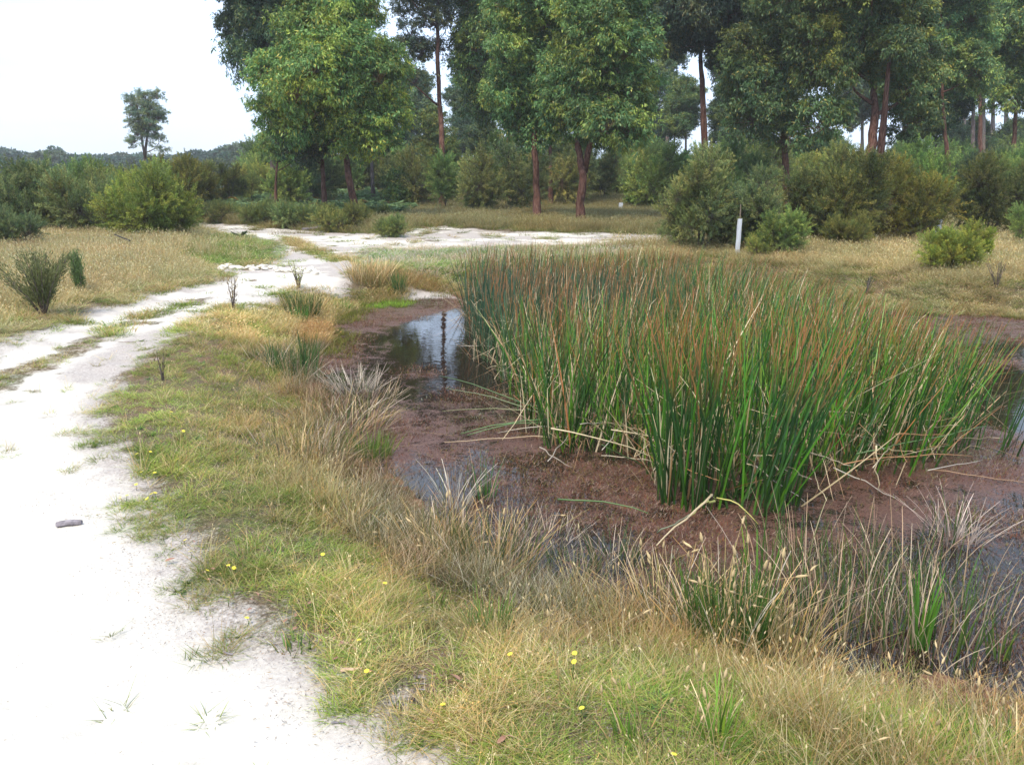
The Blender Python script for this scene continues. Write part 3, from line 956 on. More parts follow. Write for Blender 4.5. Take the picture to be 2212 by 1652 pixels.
def add_clump(parent, meshes, p, r, color, name='foliage_clump', squash=1.0):
    o = mk_obj(name, rnd.choice(meshes), parent)
    o.location = p
    o.rotation_euler = (rnd.uniform(-0.25, 0.25), rnd.uniform(-0.25, 0.25), rnd.uniform(0, 2 * PI))
    o.scale = (r, r, r * squash)
    k = rnd.uniform(0.70, 1.30)
    w = rnd.uniform(0.90, 1.10)
    o.color = (color[0] * k * w, color[1] * k, color[2] * k / w, 1)
    return o

def tree(name, label, Y, trunk, r_base, crown, ncl, rcl, color, bark=M_BARK, meshes=GUM, group=None, cat='tree', fork=None, nlimb=6, minr=0.45):
    """trunk: photo points up the trunk; crown: (u, v, ru, rv) masses measured in the photo at distance Y"""
    global CL_R
    k = mpp(Y)
    b = atY(trunk[0][0], trunk[0][1], Y)
    gz_ = H1(b.x, b.y)
    root = Vector((b.x, b.y, gz_ - 0.05))
    t = thing(name, label, cat, root, 0, group)
    pts = [Vector((0, 0, 0))]
    rr = [r_base * 1.25]
    m = len(trunk)
    for i, (u, v) in enumerate(trunk[1:], 1):
        p = atY(u, v, Y + rnd.uniform(-0.15, 0.15) * i) - root
        pts.append(p); rr.append(r_base * (1 - 0.75 * i / (m - 1)))
    # smooth the trunk into more rings
    P2, R2 = [], []
    for i in range(len(pts) - 1):
        for j in range(4):
            f = j / 4
            P2.append(pts[i].lerp(pts[i + 1], f) + Vector((rnd.gauss(0, 1), rnd.gauss(0, 1), 0)) * r_base * 0.08); R2.append((rr[i] * (1 - f) + rr[i + 1] * f) * rnd.uniform(0.93, 1.07))
    P2.append(pts[-1]); R2.append(rr[-1])
    P2[0] = pts[0]
    mk_obj('trunk', tube_mesh('trunk', P2, R2, bark, 9, wob=0.12), t)
    if fork:
        fp = [atY(u, v, Y - 0.2 * i) - root for i, (u, v) in enumerate(fork)]
        mk_obj('trunk', tube_mesh('second_trunk', fp, [r_base * (0.7 - 0.45 * i / (len(fp) - 1)) for i in range(len(fp))], bark, 8, wob=0.1), t)
    els = []
    for (u, v, ru, rv) in crown:
        c = atY(u, v, Y) - root
        els.append((c.x, c.y + rnd.uniform(-0.3, 0.3), c.z, max(0.15, ru * k - rcl * 0.6), max(0.2, ru * k * 0.95 - rcl * 0.6), max(0.15, rv * k - rcl * 0.6)))
    CL_R = rcl
    cps = in_ellipsoids(els, int(ncl * 1.2), minr)
    for p in cps:
        add_clump(t, meshes, p, rcl * rnd.uniform(0.9, 1.3), color, squash=rnd.uniform(0.8, 1.05))
    # limbs from the trunk into the foliage
    low = [q for q in P2 if q.z > pts[-1].z * 0.25]
    for p in rnd.sample(cps, min(nlimb, len(cps))):
        cand = [q for q in low if q.z < p.z - 0.1] or [low[0]]
        s = min(cand, key=lambda q: abs((p.z - q.z) - 0.7 * (Vector((p.x, p.y)) - Vector((q.x, q.y))).length))
        mid = s.lerp(p, 0.5) + Vector((rnd.gauss(0, 0.1), rnd.gauss(0, 0.1), -0.15))
        mk_obj('limb', tube_mesh('limb', [s, s.lerp(mid, 0.5) + Vector((0, 0, -0.02)), mid, p], [r_base * 0.32, r_base * 0.26, r_base * 0.2, r_base * 0.08], bark, 6, wob=0.08), t)
    return t

YG = (2.55, 2.65, 1.6); MG = (2.15, 2.4, 1.8); DG = (0.95, 1.15, 1.3); DP = (1.15, 1.1, 1.5); LG = (2.3, 2.5, 2.0); GY = (2.2, 2.2, 3.0)

def T(*a, **k): return tree('gum_tree', *a, **k)
GR = None
T('tall dark blue-green gum leaning out over the track, leftmost of the big trees', 33, [(592, 440), (592, 410), (590, 350), (588, 250), (575, 150), (570, 40), (575, -90)], 0.17,
  [(525, 55, 100, 95), (600, 20, 110, 110), (560, 110, 75, 55), (560, -60, 140, 90), (655, -50, 90, 90)], 30, 0.75, DG, bark=M_BARKG)
T('yellow-green round gum with a leaning trunk at the bend of the track', 26.8, [(776, 476), (764, 432), (753, 385), (746, 335), (738, 250), (728, 120), (722, 30)], 0.135,
  [(722, 70, 110, 100), (720, 170, 165, 110), (810, 210, 85, 110), (640, 205, 80, 110), (750, 262, 108, 88), (600, 250, 44, 46)], 46, 0.72, YG)
T('slim dark gum standing just left of the leaning trunk', 28.5, [(701, 458), (699, 410), (696, 350), (690, 270), (690, 200)], 0.10,
  [(672, 305, 60, 60), (660, 330, 50, 30), (700, 280, 70, 60)], 9, 0.6, DP)
T('small gum with a green lower bough left of the yellow-green crown', 30, [(594, 452), (596, 400), (598, 360), (605, 320)], 0.06,
  [(600, 312, 45, 28), (640, 320, 40, 26)], 6, 0.45, MG, nlimb=3)
T('thin grey-trunked gum behind the leaning tree', 38, [(806, 442), (805, 400), (803, 350), (800, 280), (800, 200)], 0.10,
  [(810, 280, 60, 60), (840, 300, 40, 50)], 8, 0.7, DG, bark=M_BARKG)
T('tall open dark gum with a long straight bare trunk beside the yellow-green one', 36, [(957, 446), (958, 400), (955, 330), (950, 230), (945, 120), (945, 0), (945, -80)], 0.15,
  [(910, 30, 85, 95), (885, 130, 48, 70), (985, 100, 55, 90), (930, -60, 110, 60)], 32, 0.60, DP, meshes=GUMS + GUM[:1])
T('pale green gum in the centre whose slim trunk shows behind', 37, [(1102, 444), (1101, 390), (1098, 300), (1090, 200), (1070, 60)], 0.12,
  [(1040, 80, 75, 110), (1060, 190, 70, 80), (1040, -20, 90, 60)], 18, 0.8, MG)
T('dense green gum with a straight red-brown trunk left of the forked one', 27, [(1161, 471), (1160, 420), (1155, 330), (1150, 240), (1140, 130), (1130, 40)], 0.125,
  [(1130, 110, 70, 110), (1105, 190, 60, 90), (1170, 190, 70, 110), (1150, 270, 75, 50), (1150, 0, 90, 60)], 26, 0.66, MG)
T('dark slim gum between the straight trunk and the forked trunk', 36, [(1190, 446), (1189, 390), (1188, 300), (1190, 200)], 0.115,
  [(1200, 240, 70, 70), (1230, 60, 110, 120)], 13, 0.8, DP)
T('spreading green gum with a thick trunk forking low over the grass', 25.7, [(1256, 483), (1254, 440), (1260, 380), (1250, 320), (1243, 250), (1240, 150), (1250, 40)], 0.145,
  [(1300, 90, 105, 110), (1345, 190, 78, 90), (1235, 200, 75, 90), (1285, 268, 110, 48), (1310, -20, 110, 70), (1355, 90, 60, 90)], 40, 0.68, MG,
  fork=[(1262, 372), (1270, 330), (1278, 300), (1295, 262), (1315, 210)], bark=M_BARK)
T('tall purple-dark gum right of the gap with a straight dark trunk', 31, [(1527, 462), (1526, 400), (1523, 320), (1518, 200), (1512, 100), (1510, -20)], 0.17,
  [(1500, 50, 110, 85), (1460, 110, 60, 60), (1560, 90, 70, 85), (1510, -60, 140, 80)], 28, 0.72, DP)
T('dense green and dark gum behind the big tea-trees, crown low', 29, [(1702, 466), (1700, 400), (1695, 320), (1690, 200), (1690, 100)], 0.16,
  [(1630, 130, 70, 80), (1640, 210, 80, 80), (1690, 270, 70, 70), (1720, 130, 90, 90), (1700, 20, 110, 80)], 27, 0.68, (1.65, 1.7, 1.5))
T('large spreading gum with paired red-brown trunks above the tea-trees', 27, [(1884, 478), (1884, 400), (1881, 330), (1890, 250), (1886, 160), (1880, 60)], 0.20,
  [(1800, 70, 110, 110), (1900, 60, 110, 110), (1990, 110, 80, 100), (1790, 250, 60, 50), (1970, 230, 60, 65), (1830, -10, 150, 60), (1870, 130, 120, 60)], 36, 0.70,
  (1.95, 1.85, 1.4), fork=[(1896, 372), (1903, 320), (1909, 260), (1914, 200), (1922, 120)])
T('lighter green gum right of the paired trunks', 33, [(2052, 450), (2050, 380), (2042, 290), (2035, 200), (2040, 100)], 0.11,
  [(2060, 60, 75, 110), (2040, 170, 60, 80), (2090, 120, 60, 90), (2060, -40, 90, 60)], 24, 0.72, LG)
T('rightmost light green gum cut by the photograph edge', 36, [(2188, 440), (2186, 370), (2192, 290), (2195, 200), (2200, 80)], 0.13,
  [(2180, 110, 75, 100), (2230, 60, 90, 130), (2160, 190, 50, 60), (2250, 190, 60, 60)], 24, 0.8, LG)
T('thin dark gum in front of the pale far trunks', 34, [(1967, 446), (1968, 380), (1975, 320), (1985, 250)], 0.07,
  [(1990, 270, 40, 45), (2020, 240, 45, 50)], 6, 0.6, DG)
T('slender gum leaning left under the right-hand crowns', 38, [(2012, 440), (2018, 380), (2022, 310), (2030, 220)], 0.07,
  [(2040, 230, 50, 45)], 5, 0.65, DG, bark=M_BARKG)
T('dark crown of a tall gum filling the gap at top right', 42, [(2120, 430), (2118, 300), (2115, 150), (2115, 0)], 0.14,
  [(2115, -10, 60, 80), (2140, 30, 50, 70)], 10, 0.9, DP)
# pale far trunks at the right
for i, (u, v0, v1) in enumerate([(2122, 212, 330), (2142, 208, 330), (2171, 215, 330), (1606, 230, 340), (1860, 300, 345), (2080, 230, 335)]):
    T(['pale far gum trunk, left of a close pair at the right', 'pale far gum trunk, right one of the close pair', 'pale far trunk just left of the rightmost gum',
       'pale thin far trunk behind the dense dark crown', 'far gum showing low between the tea-tree tops', 'pale far trunk between the two light green gums'][i],
      62, [(u, 410), (u + 1, v1), (u + 3, v0), (u + 2, v0 - 120)], 0.22, [(u, v0 - 90, 70, 75)], 7, 1.3, (1.0, 1.1, 1.3), bark=M_PALE, nlimb=3)

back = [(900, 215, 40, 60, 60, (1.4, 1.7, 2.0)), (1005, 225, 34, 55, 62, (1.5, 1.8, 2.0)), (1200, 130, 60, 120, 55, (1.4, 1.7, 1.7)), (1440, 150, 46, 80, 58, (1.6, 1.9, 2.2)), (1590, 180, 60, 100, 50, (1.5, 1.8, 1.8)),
        (1950, 150, 60, 110, 54, (1.6, 2.0, 1.8)), (2100, 160, 55, 70, 56, (2.2, 2.6, 2.2)), (1700, 200, 50, 90, 48, (1.2, 1.4, 1.5)), (660, 200, 50, 90, 52, (1.4, 1.7, 1.8))]
where = ['left of the tall bare trunk', 'right of the tall bare trunk', 'behind the straight red trunk', 'in the sky gap left of the purple-dark gum', 'between the purple-dark and the low-crowned gum',
         'right of the paired trunks', 'over the pale far trunks at right', 'directly behind the low-crowned dark gum', 'behind the yellow-green gum']
for (u, v, ru, rv, Y, c), wh in zip(back, where):
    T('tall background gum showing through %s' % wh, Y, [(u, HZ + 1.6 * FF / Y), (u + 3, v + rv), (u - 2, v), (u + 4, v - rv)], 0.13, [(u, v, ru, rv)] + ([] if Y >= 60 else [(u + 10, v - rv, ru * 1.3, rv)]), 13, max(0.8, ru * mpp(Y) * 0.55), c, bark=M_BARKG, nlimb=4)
# lone open tree on the left skyline and the second-row trees between the big trunks
T('lone open-crowned grey-green gum against the sky at left', 58, [(312, 410), (313, 350), (316, 310), (318, 270), (320, 225)], 0.12,
  [(308, 235, 44, 36), (296, 210, 30, 16), (346, 250, 26, 22), (318, 283, 42, 24), (356, 300, 26, 14), (290, 308, 26, 12), (330, 208, 28, 14), (345, 322, 26, 10), (275, 255, 18, 18), (315, 255, 45, 60)], 36, 0.46, GY, bark=M_BARKG, meshes=GUMS, nlimb=12,
  fork=[(314, 345), (306, 300), (300, 260), (296, 225)])
second = [(940, 300, 45, 60, 44, (1.8, 1.7, 1.1)), (1000, 300, 40, 60, 56, (0.9, 1.15, 1.5)), (1048, 300, 36, 60, 46, (1.2, 1.3, 1.1)), (885, 300, 30, 55, 60, (0.8, 1.0, 1.4)),
          (1215, 320, 30, 40, 46, (1.5, 1.5, 1.0)), (1410, 270, 42, 75, 62, (0.65, 0.95, 1.5)), (1375, 280, 36, 60, 66, (0.7, 1.0, 1.5)), (1345, 330, 24, 30, 48, (1.6, 1.6, 0.9)),
          (1480, 230, 42, 75, 50, (1.5, 1.65, 1.3)), (1455, 250, 30, 65, 52, (1.4, 1.6, 1.3)), (1590, 320, 45, 50, 46, (1.0, 1.2, 1.2)), (1560, 250, 30, 70, 50, (1.0, 1.2, 1.1)), (640, 350, 40, 45, 44, (1.3, 1.4, 1.1)),
          (770, 350, 40, 40, 46, (1.7, 1.7, 0.9)), (1640, 330, 40, 50, 42, (0.7, 0.8, 0.9)), (1780, 320, 50, 40, 44, (1.0, 1.2, 1.1)), (1960, 330, 40, 30, 52, (1.1, 1.3, 1.3)),
          (2060, 300, 40, 45, 60, (1.3, 1.5, 1.4)), (2110, 290, 45, 40, 64, (1.6, 1.6, 0.9)), (2200, 300, 50, 45, 60, (1.2, 1.4, 1.1)), (560, 360, 36, 36, 60, (0.7, 1.0, 1.3)), (1730, 330, 30, 40, 52, (0.6, 0.8, 1.0))]
for (u, v, ru, rv, Y, c) in second:
    side = 'left' if u < 900 else 'centre' if u < 1500 else 'right'
    tone = 'yellowish' if c[0] > 1.4 else 'blue-green' if c[2] > 1.25 else 'mid green'
    T('%s young gum in the second row behind the %s trees' % (tone, side), Y, [(u, HZ + 1.6 * FF / Y), (u + 2, v + rv * 0.8), (u, v), (u + 2, v - rv * 0.6)], 0.07,
      [(u, v + rv * 0.2, ru, rv * 0.8), (u, v - rv * 0.4, ru * 0.6, rv * 0.6)], 9, max(0.6, ru * mpp(Y) * 0.55), c, bark=M_BARKG, nlimb=3,
      group='%s second-row gums at the %s' % (tone, side))

# ------------------------------------------------------------------ shrubs
def shrub(name, label, u, vtop, vbase, ru, color, ncl=9, meshes=TEA, group=None, dead=0, Y=None, rf=0.33, upright=False, nst=6):
    global CL_R
    if Y is None:
        b = gp(u, vbase)
    else:
        b = atY(u, 400, Y); b.z = H1(b.x, b.y)
    Y = b.y
    k = mpp(Y)
    top = atY(u, vtop, Y).z - b.z
    R = ru * k
    t = thing(name, label, 'shrub', b, 0, group)
    rc = min(R * rf, top * 0.45) if not upright else R * 0.5
    rc = max(rc, 0.1)
    els = [(0, 0, top * 0.38, max(0.05, R - rc * 0.75), max(0.05, R * 0.9 - rc * 0.75), max(0.05, top * 0.38 - rc * 0.5))]
    for i in range(5 if ncl > 6 else 3):
        a_ = rnd.uniform(0, 6.28); q_ = R * rnd.uniform(0.2, 0.75)
        tp = top * rnd.uniform(0.72, 1.0) if i else top
        els.append((math.cos(a_) * q_, math.sin(a_) * q_ * 0.8, tp * 0.55, max(0.05, R * 0.30), max(0.05, R * 0.30), max(0.05, tp * 0.45 - rc * 0.5)))
    CL_R = rc
    pts = in_ellipsoids(els, int(ncl * 2.1), 0.3)
    for i, p in enumerate(pts):
        ms__ = DEAD if i < dead else meshes
        c = (1.0, 1.0, 1.0) if i < dead else color
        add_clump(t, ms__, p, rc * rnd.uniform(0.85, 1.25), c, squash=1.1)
    for i in range(nst):
        p = rnd.choice(pts)
        mk_obj('stem', tube_mesh('stem', [(rnd.gauss(0, 0.05), rnd.gauss(0, 0.05), -0.05), (p.x * 0.4, p.y * 0.4, p.z * 0.5), tuple(p)], [0.022, 0.016, 0.006], M_BARKG, 5), t)
    return t

OL = (1.35, 1.5, 1.65); OLD = (1.0, 1.2, 1.45); YL = (1.6, 1.75, 1.4); LGN = (1.4, 1.8, 1.5); GRY = (1.4, 1.35, 1.5)
SH = [
 ('olive tea-tree bush at the track corner, nearest of the left thicket', 322, 392, 520, 92, (1.4, 1.65, 1.1), 14, 0),
 ('dark tea-tree bush in the left thicket beside the yellow-topped one', 225, 385, 512, 85, OL, 12, 0),
 ('broad tea-tree bush in the middle of the left thicket', 130, 372, 506, 85, OL, 12, 0),
 ('dark tea-tree bush at the left edge of the photo', 30, 360, 506, 85, OLD, 12, 0),
 ('low dark bush at the far left foot of the thicket', 40, 455, 540, 55, OLD, 7, 1),
 ('yellowish tea-tree behind the left thicket', 290, 352, 482, 85, YL, 10, 0),
 ('second yellowish tea-tree at the back of the left thicket', 190, 362, 478, 75, LGN, 9, 0),
 ('green tea-tree at the back left of the thicket', 90, 352, 478, 75, OL, 9, 0),
 ('tall olive tea-tree left of the gums by the far track', 400, 330, 462, 65, (1.2, 1.15, 0.8), 11, 0),
 ('narrow dark tea-tree in the far left group', 500, 332, 452, 40, (0.8, 0.85, 0.7), 8, 0),
 ('tea-tree between the tall olive and narrow dark ones', 450, 342, 455, 45, OL, 8, 0),
 ('yellow-green tea-tree at the right end of the far left group', 540, 355, 450, 32, YL, 7, 0),
 ('small grey-green bush at the far bend of the track', 470, 425, 482, 45, (0.9, 0.95, 1.0), 6, 0),
 ('large tea-tree with a dead purple-grey side, left of the tree guard', 1510, 312, 546, 100, OL, 16, 3),
 ('olive tea-tree just behind the tree guard', 1600, 375, 548, 92, OLD, 13, 1),
 ('tall thin tea-tree spire above the guard bush', 1640, 318, 520, 42, OL, 8, 0),
 ('widest olive tea-tree under the paired-trunk gum', 1800, 338, 534, 118, (0.95, 0.95, 0.85), 18, 0),
 ('tea-tree right of the widest one, yellow on top', 1935, 345, 530, 105, (1.15, 1.08, 0.75), 16, 1),
 ('low green bush at the foot of the right tea-trees', 1690, 460, 556, 62, LGN, 8, 1),
 ('low pale-tipped bush in front of the widest tea-tree', 1830, 455, 548, 60, (1.2, 1.2, 1.0), 8, 0),
 ('bright yellow-green tea-tree standing alone in the right grass', 2052, 470, 590, 70, (1.8, 1.9, 1.1), 12, 0),
 ('small bright green spire beside the yellow-green bush', 2118, 474, 580, 26, (1.5, 1.8, 0.7), 5, 0),
 ('dark tea-tree behind the yellow-green bush', 2130, 345, 520, 88, (0.8, 0.85, 0.8), 13, 1),
 ('tea-tree at the right edge of the photo', 2215, 405, 545, 52, LGN, 9, 0),
 ('small yellow bush just right of the tree guard', 1640, 505, 560, 30, YL, 5, 0),
 ('olive bush right of the small green sapling', 1450, 440, 535, 35, OL, 6, 0),
]
for (lab, u, vt, vb, ru, c, n, dd) in SH:
    shrub('tea_tree', lab, u, vt, vb, ru * (1.2 if u < 420 else 1.0), c, n, dead=dd)
# green broad-leaved saplings under the gums
for lab, u, vt, vb, ru, c in [('round dark green sapling left of the tall bare trunk', 868, 355, 446, 40, (0.95, 1.25, 0.9)),
                              ('pointed green sapling left of the straight red trunk', 1036, 350, 462, 36, (1.2, 1.5, 0.9)),
                              ('bright green sapling right of the forked gum', 1386, 365, 450, 40, (1.6, 2.0, 0.7))]:
    shrub('sapling', lab, u, vt, vb, ru, c, 9, meshes=BUSHL, rf=0.45)
# understorey filling the space behind the trunks: alike bushes told apart by nothing but place
ug = 'olive understorey bushes behind the trunks'
for i in range(74):
    Y = rnd.uniform(30, 50)
    u = 540 + i * 24 + rnd.uniform(-15, 15)
    vt = rnd.uniform(296, 348)
    cc_ = rnd.choice([OL, (1.75, 1.85, 1.5), OLD, (1.7, 1.6, 1.5), LGN, (1.5, 2.15, 1.6), (1.2, 1.75, 1.6)])
    tone = 'pale olive' if cc_[0] >= 1.7 else 'dark grey-green' if cc_[0] < 1.3 else 'fresh green' if cc_[1] > 2.1 else 'olive'
    spot = ('left of the leaning trunk' if u < 760 else 'between the leaning trunk and the tall bare trunk' if u < 960 else 'between the tall bare and the straight red trunk' if u < 1160 else
            'just right of the straight red trunk' if u < 1290 else 'in the gap right of the forked gum' if u < 1500 else 'behind the large tea-tree by the guard' if u < 1700 else
            'behind the widest tea-tree' if u < 1900 else 'right of the paired trunks' if u < 2080 else 'at the right edge under the light green gums')
    shrub('understorey_bush', '%s understorey bush %s' % (tone, spot), u, vt, 0, rnd.uniform(42, 66), cc_, 5,
          group='%s understorey bushes %s' % (tone, spot), Y=Y, rf=0.5, nst=2)
lg = 'dark low shrubs along the far track edge'
for u, v, w, hh in [(560, 486, 46, 42), (640, 492, 50, 46), (725, 500, 52, 46), (690, 488, 40, 40), (840, 512, 34, 40), (610, 478, 40, 40), (500, 474, 36, 30), (770, 492, 34, 40), (800, 478, 40, 30), (425, 476, 30, 30)]:
    shrub('low_shrub', 'dark low shrub on the far edge of the track', u, v - hh, v, w, rnd.choice([(1.2, 1.4, 1.4), (1.3, 1.3, 1.1), (1.1, 1.3, 1.2)]), 6, group=lg, nst=2, rf=0.5)

# distant wood at the left: single-mesh trees on falling ground
def far_tree_mesh(k):
    g = Geo()
    for i in range(16):
        d = sphere_dirs(1, 0.2)[0] * rng.uniform(0.3, 1.0)
        c = np.array([d[0] * 2.6, d[1] * 2.6, 7.2 + d[2] * 2.8])
        s = rng.uniform(1.0, 1.6)
        n = 150
        q = rng.normal(size=(n, 3)); q /= np.linalg.norm(q, axis=1, keepdims=True)
        q[:, 2] = np.abs(q[:, 2]) * 0.8 - 0.15
        pos = c + q * s * rng.uniform(0.7, 1.0, (n, 1))
        col = np.tile(np.array([0.06, 0.095, 0.045]) * rng.uniform(0.75, 1.3), (n, 1)) * (1 + rng.normal(size=(n, 1)) * 0.15)
        g.add(*leaves(pos, q + rng.normal(size=(n, 3)) * 0.6, U(0.35, 0.65, n), U(0.22, 0.4, n), np.clip(col, 0.01, 1)))
    g.add(*tube([(0, 0, -0.5), (0.1, 0, 3), (0, 0.1, 7)], [0.22, 0.17, 0.08], 6, (0.16, 0.13, 0.12)))
    return tri_clean(g, 'distant_tree', M_LEAF)
FT = [far_tree_mesh(k) for k in range(4)]
def far_tree(u, Y, vtop, c, group, label):
    p = atY(u, 400, Y); z = H1(p.x, p.y)
    top = atY(u, vtop, Y).z - z
    o = mk_obj('distant_tree', rnd.choice(FT))
    o.location = (p.x, p.y, z)
    s = top / 10.4
    o.scale = (s * rnd.uniform(0.9, 1.25), s * rnd.uniform(0.9, 1.25), s)
    o.rotation_euler = (0, 0, rnd.uniform(0, 6.28))
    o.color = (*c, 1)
    tag(o, label, 'tree', group)
SKY_L = lambda u: np.interp(u, [-200, 0, 60, 130, 200, 260, 300, 380, 440, 500, 540, 600], [300, 306, 314, 310, 318, 322, 318, 324, 314, 302, 292, 296])
for i in range(60):
    Y = rnd.choice([95, 120, 150, 185])
    u = -180 + 800 * (i * 0.618034 % 1)
    vt = SKY_L(u) + {95: 28, 120: 18, 150: 8, 185: 3}[Y] + rnd.uniform(-2, 8)
    far_tree(u, Y, vt, rnd.choice([(0.9, 1.15, 1.5), (0.8, 1.0, 1.5), (0.75, 1.05, 1.35), (1.2, 1.1, 1.0)]), 'wood on the left skyline', 'tree tinted blue-green for haze in the far wood on the left skyline')  # mostly bluish tints put distance haze into the leaf colour
for i in range(50):
    Y = rnd.choice([75, 90, 110, 140])
    u = 620 + 1750 * (i * 0.618034 % 1)
    vt = rnd.uniform(322, 350)
    far_tree(u, Y, vt, rnd.choice([(0.9, 1.15, 1.5), (0.9, 1.1, 1.3), (1.1, 1.3, 1.2)]), 'far wood behind the gums', 'haze-tinted far tree seen low between the gum trunks')  # haze blue mixed into these leaf colours too

# ------------------------------------------------------------------ bracken and rough growth at the foot of the trees
def build_bracken():
    meshes = []
    for k in range(4):
        g = Geo()
        for f in range(5):
            az = rng.uniform(0, 2 * PI); ln = rng.uniform(0.5, 0.85)
            m = 16
            t = np.linspace(0.2, 1, m)
            hx = ln * 0.75 * t; hz = ln * (1.15 * t - 0.75 * t ** 2.2)
            c = np.stack([np.cos(az) * hx, np.sin(az) * hx, hz], 1)
            for sgn in (-1, 1):
                sd = np.array([-np.sin(az), np.cos(az), -0.15]) * sgn
                d = sd + np.array([np.cos(az), np.sin(az), 0]) * 0.4
                L = ln * 0.42 * (1 - (t - 0.2) / 0.85)
                col = pick([(0.10, 0.16, 0.075), (0.13, 0.19, 0.09), (0.08, 0.13, 0.06)], m)
                g.add(*leaves(c, np.tile(d, (m, 1)) + rng.normal(size=(m, 3)) * 0.1, L, np.full(m, 0.045), col))
            V, Q, C = tube([(0, 0, 0), tuple(c[2]), tuple(c[8]), tuple(c[-1])], [0.006, 0.005, 0.004, 0.002], 3, (0.14, 0.12, 0.06))
            g.add(V, Q, C)
        meshes.append(tri_clean(g, 'b', M_INST))
    cc = src_collection('bracken_frond', meshes)
    B1 = poly([(430, 462), (520, 470), (620, 476), (720, 478), (860, 476), (880, 450), (960, 440), (1110, 430), (1250, 425), (1420, 425), (1420, 408), (1100, 400), (800, 400), (560, 405), (430, 430)])
    mn, mxx = B1.min(0), B1.max(0)
    n0 = 5200
    x = U(mn[0], mxx[0], n0); y = U(mn[1], min(mxx[1], 52), n0)
    keep = (sdist(B1, x, y) < 0) & (vnoise(x * 0.5, y * 0.5, 77) > 0.36)
    x, y = x[keep], y[keep]; n = len(x)
    t = np.array([1.6, 1.6, 1.5]) * (0.8 + 0.45 * vnoise(x * 0.4, y * 0.4, 78))[:, None]
    br = rng.uniform(0, 1, n) < 0.08
    t[br] = (2.0, 0.9, 0.6)
    scatter('bracken', 'pale green bracken fern spread under the gums beyond the track', 'fern', np.stack([x, y, height(x, y)], 1),
            np.stack([rng.normal(size=n) * 0.1, rng.normal(size=n) * 0.1, U(0, 6.28, n)], 1), U(0.75, 1.3, n), rng.integers(0, 4, n), t, cc)
build_bracken()

# ------------------------------------------------------------------ reeds
RG = np.array([(0.042, 0.145, 0.012), (0.065, 0.20, 0.015), (0.020, 0.070, 0.014), (0.12, 0.26, 0.028), (0.032, 0.10, 0.024)])
RT = np.array([(0.58, 0.44, 0.27), (0.68, 0.56, 0.38), (0.38, 0.16, 0.06), (0.48, 0.37, 0.22), (0.46, 0.28, 0.14)])

def reed_arrays(base, az, h, lean, dead, w, blue=None):
    n = len(h)
    c1 = RG[rng.integers(0, 5, n)] * (1 + rng.normal(size=(n, 1)) * 0.18)
    if blue is not None:
        c1 = c1 * (1 - blue[:, None]) + np.array([0.035, 0.085, 0.05]) * blue[:, None] * (1 + rng.normal(size=(n, 1)) * 0.2)
    tipc = np.where(rng.uniform(0, 1, (n, 1)) < 0.48, np.array([[0.36, 0.14, 0.05]]), c1)
    dd = dead[:, None]
    cd = RT[rng.integers(0, 5, n)] * (1 + rng.normal(size=(n, 1)) * 0.15)
    c0 = np.where(dd, cd * 0.7, c1 * np.array([1.3, 1.0, 0.8]))
    c1_ = np.where(dd, cd, c1)
    c2 = np.where(dd, cd * 1.05, tipc)
    brk = (rng.uniform(0, 1, n) < np.where(dead, 0.5, 0.07))
    kink = np.stack([U(0.45, 0.85, n), np.where(brk, U(0.6, 2.4, n), 0.0)], 1)
    V, Q, C = blades(base, az, h, lean, U(0.0, 0.12, n), w, 7, U(0, PI, n), np.clip(c0, 0.01, 1), np.clip(c1_, 0.01, 1), np.clip(c2, 0.01, 1), profile=0.55, kink=kink, vee=True,
                     drop=np.full(n, 0.02))
    return V, Q, C

def wpt(u, v): return at(u, v, WZ)

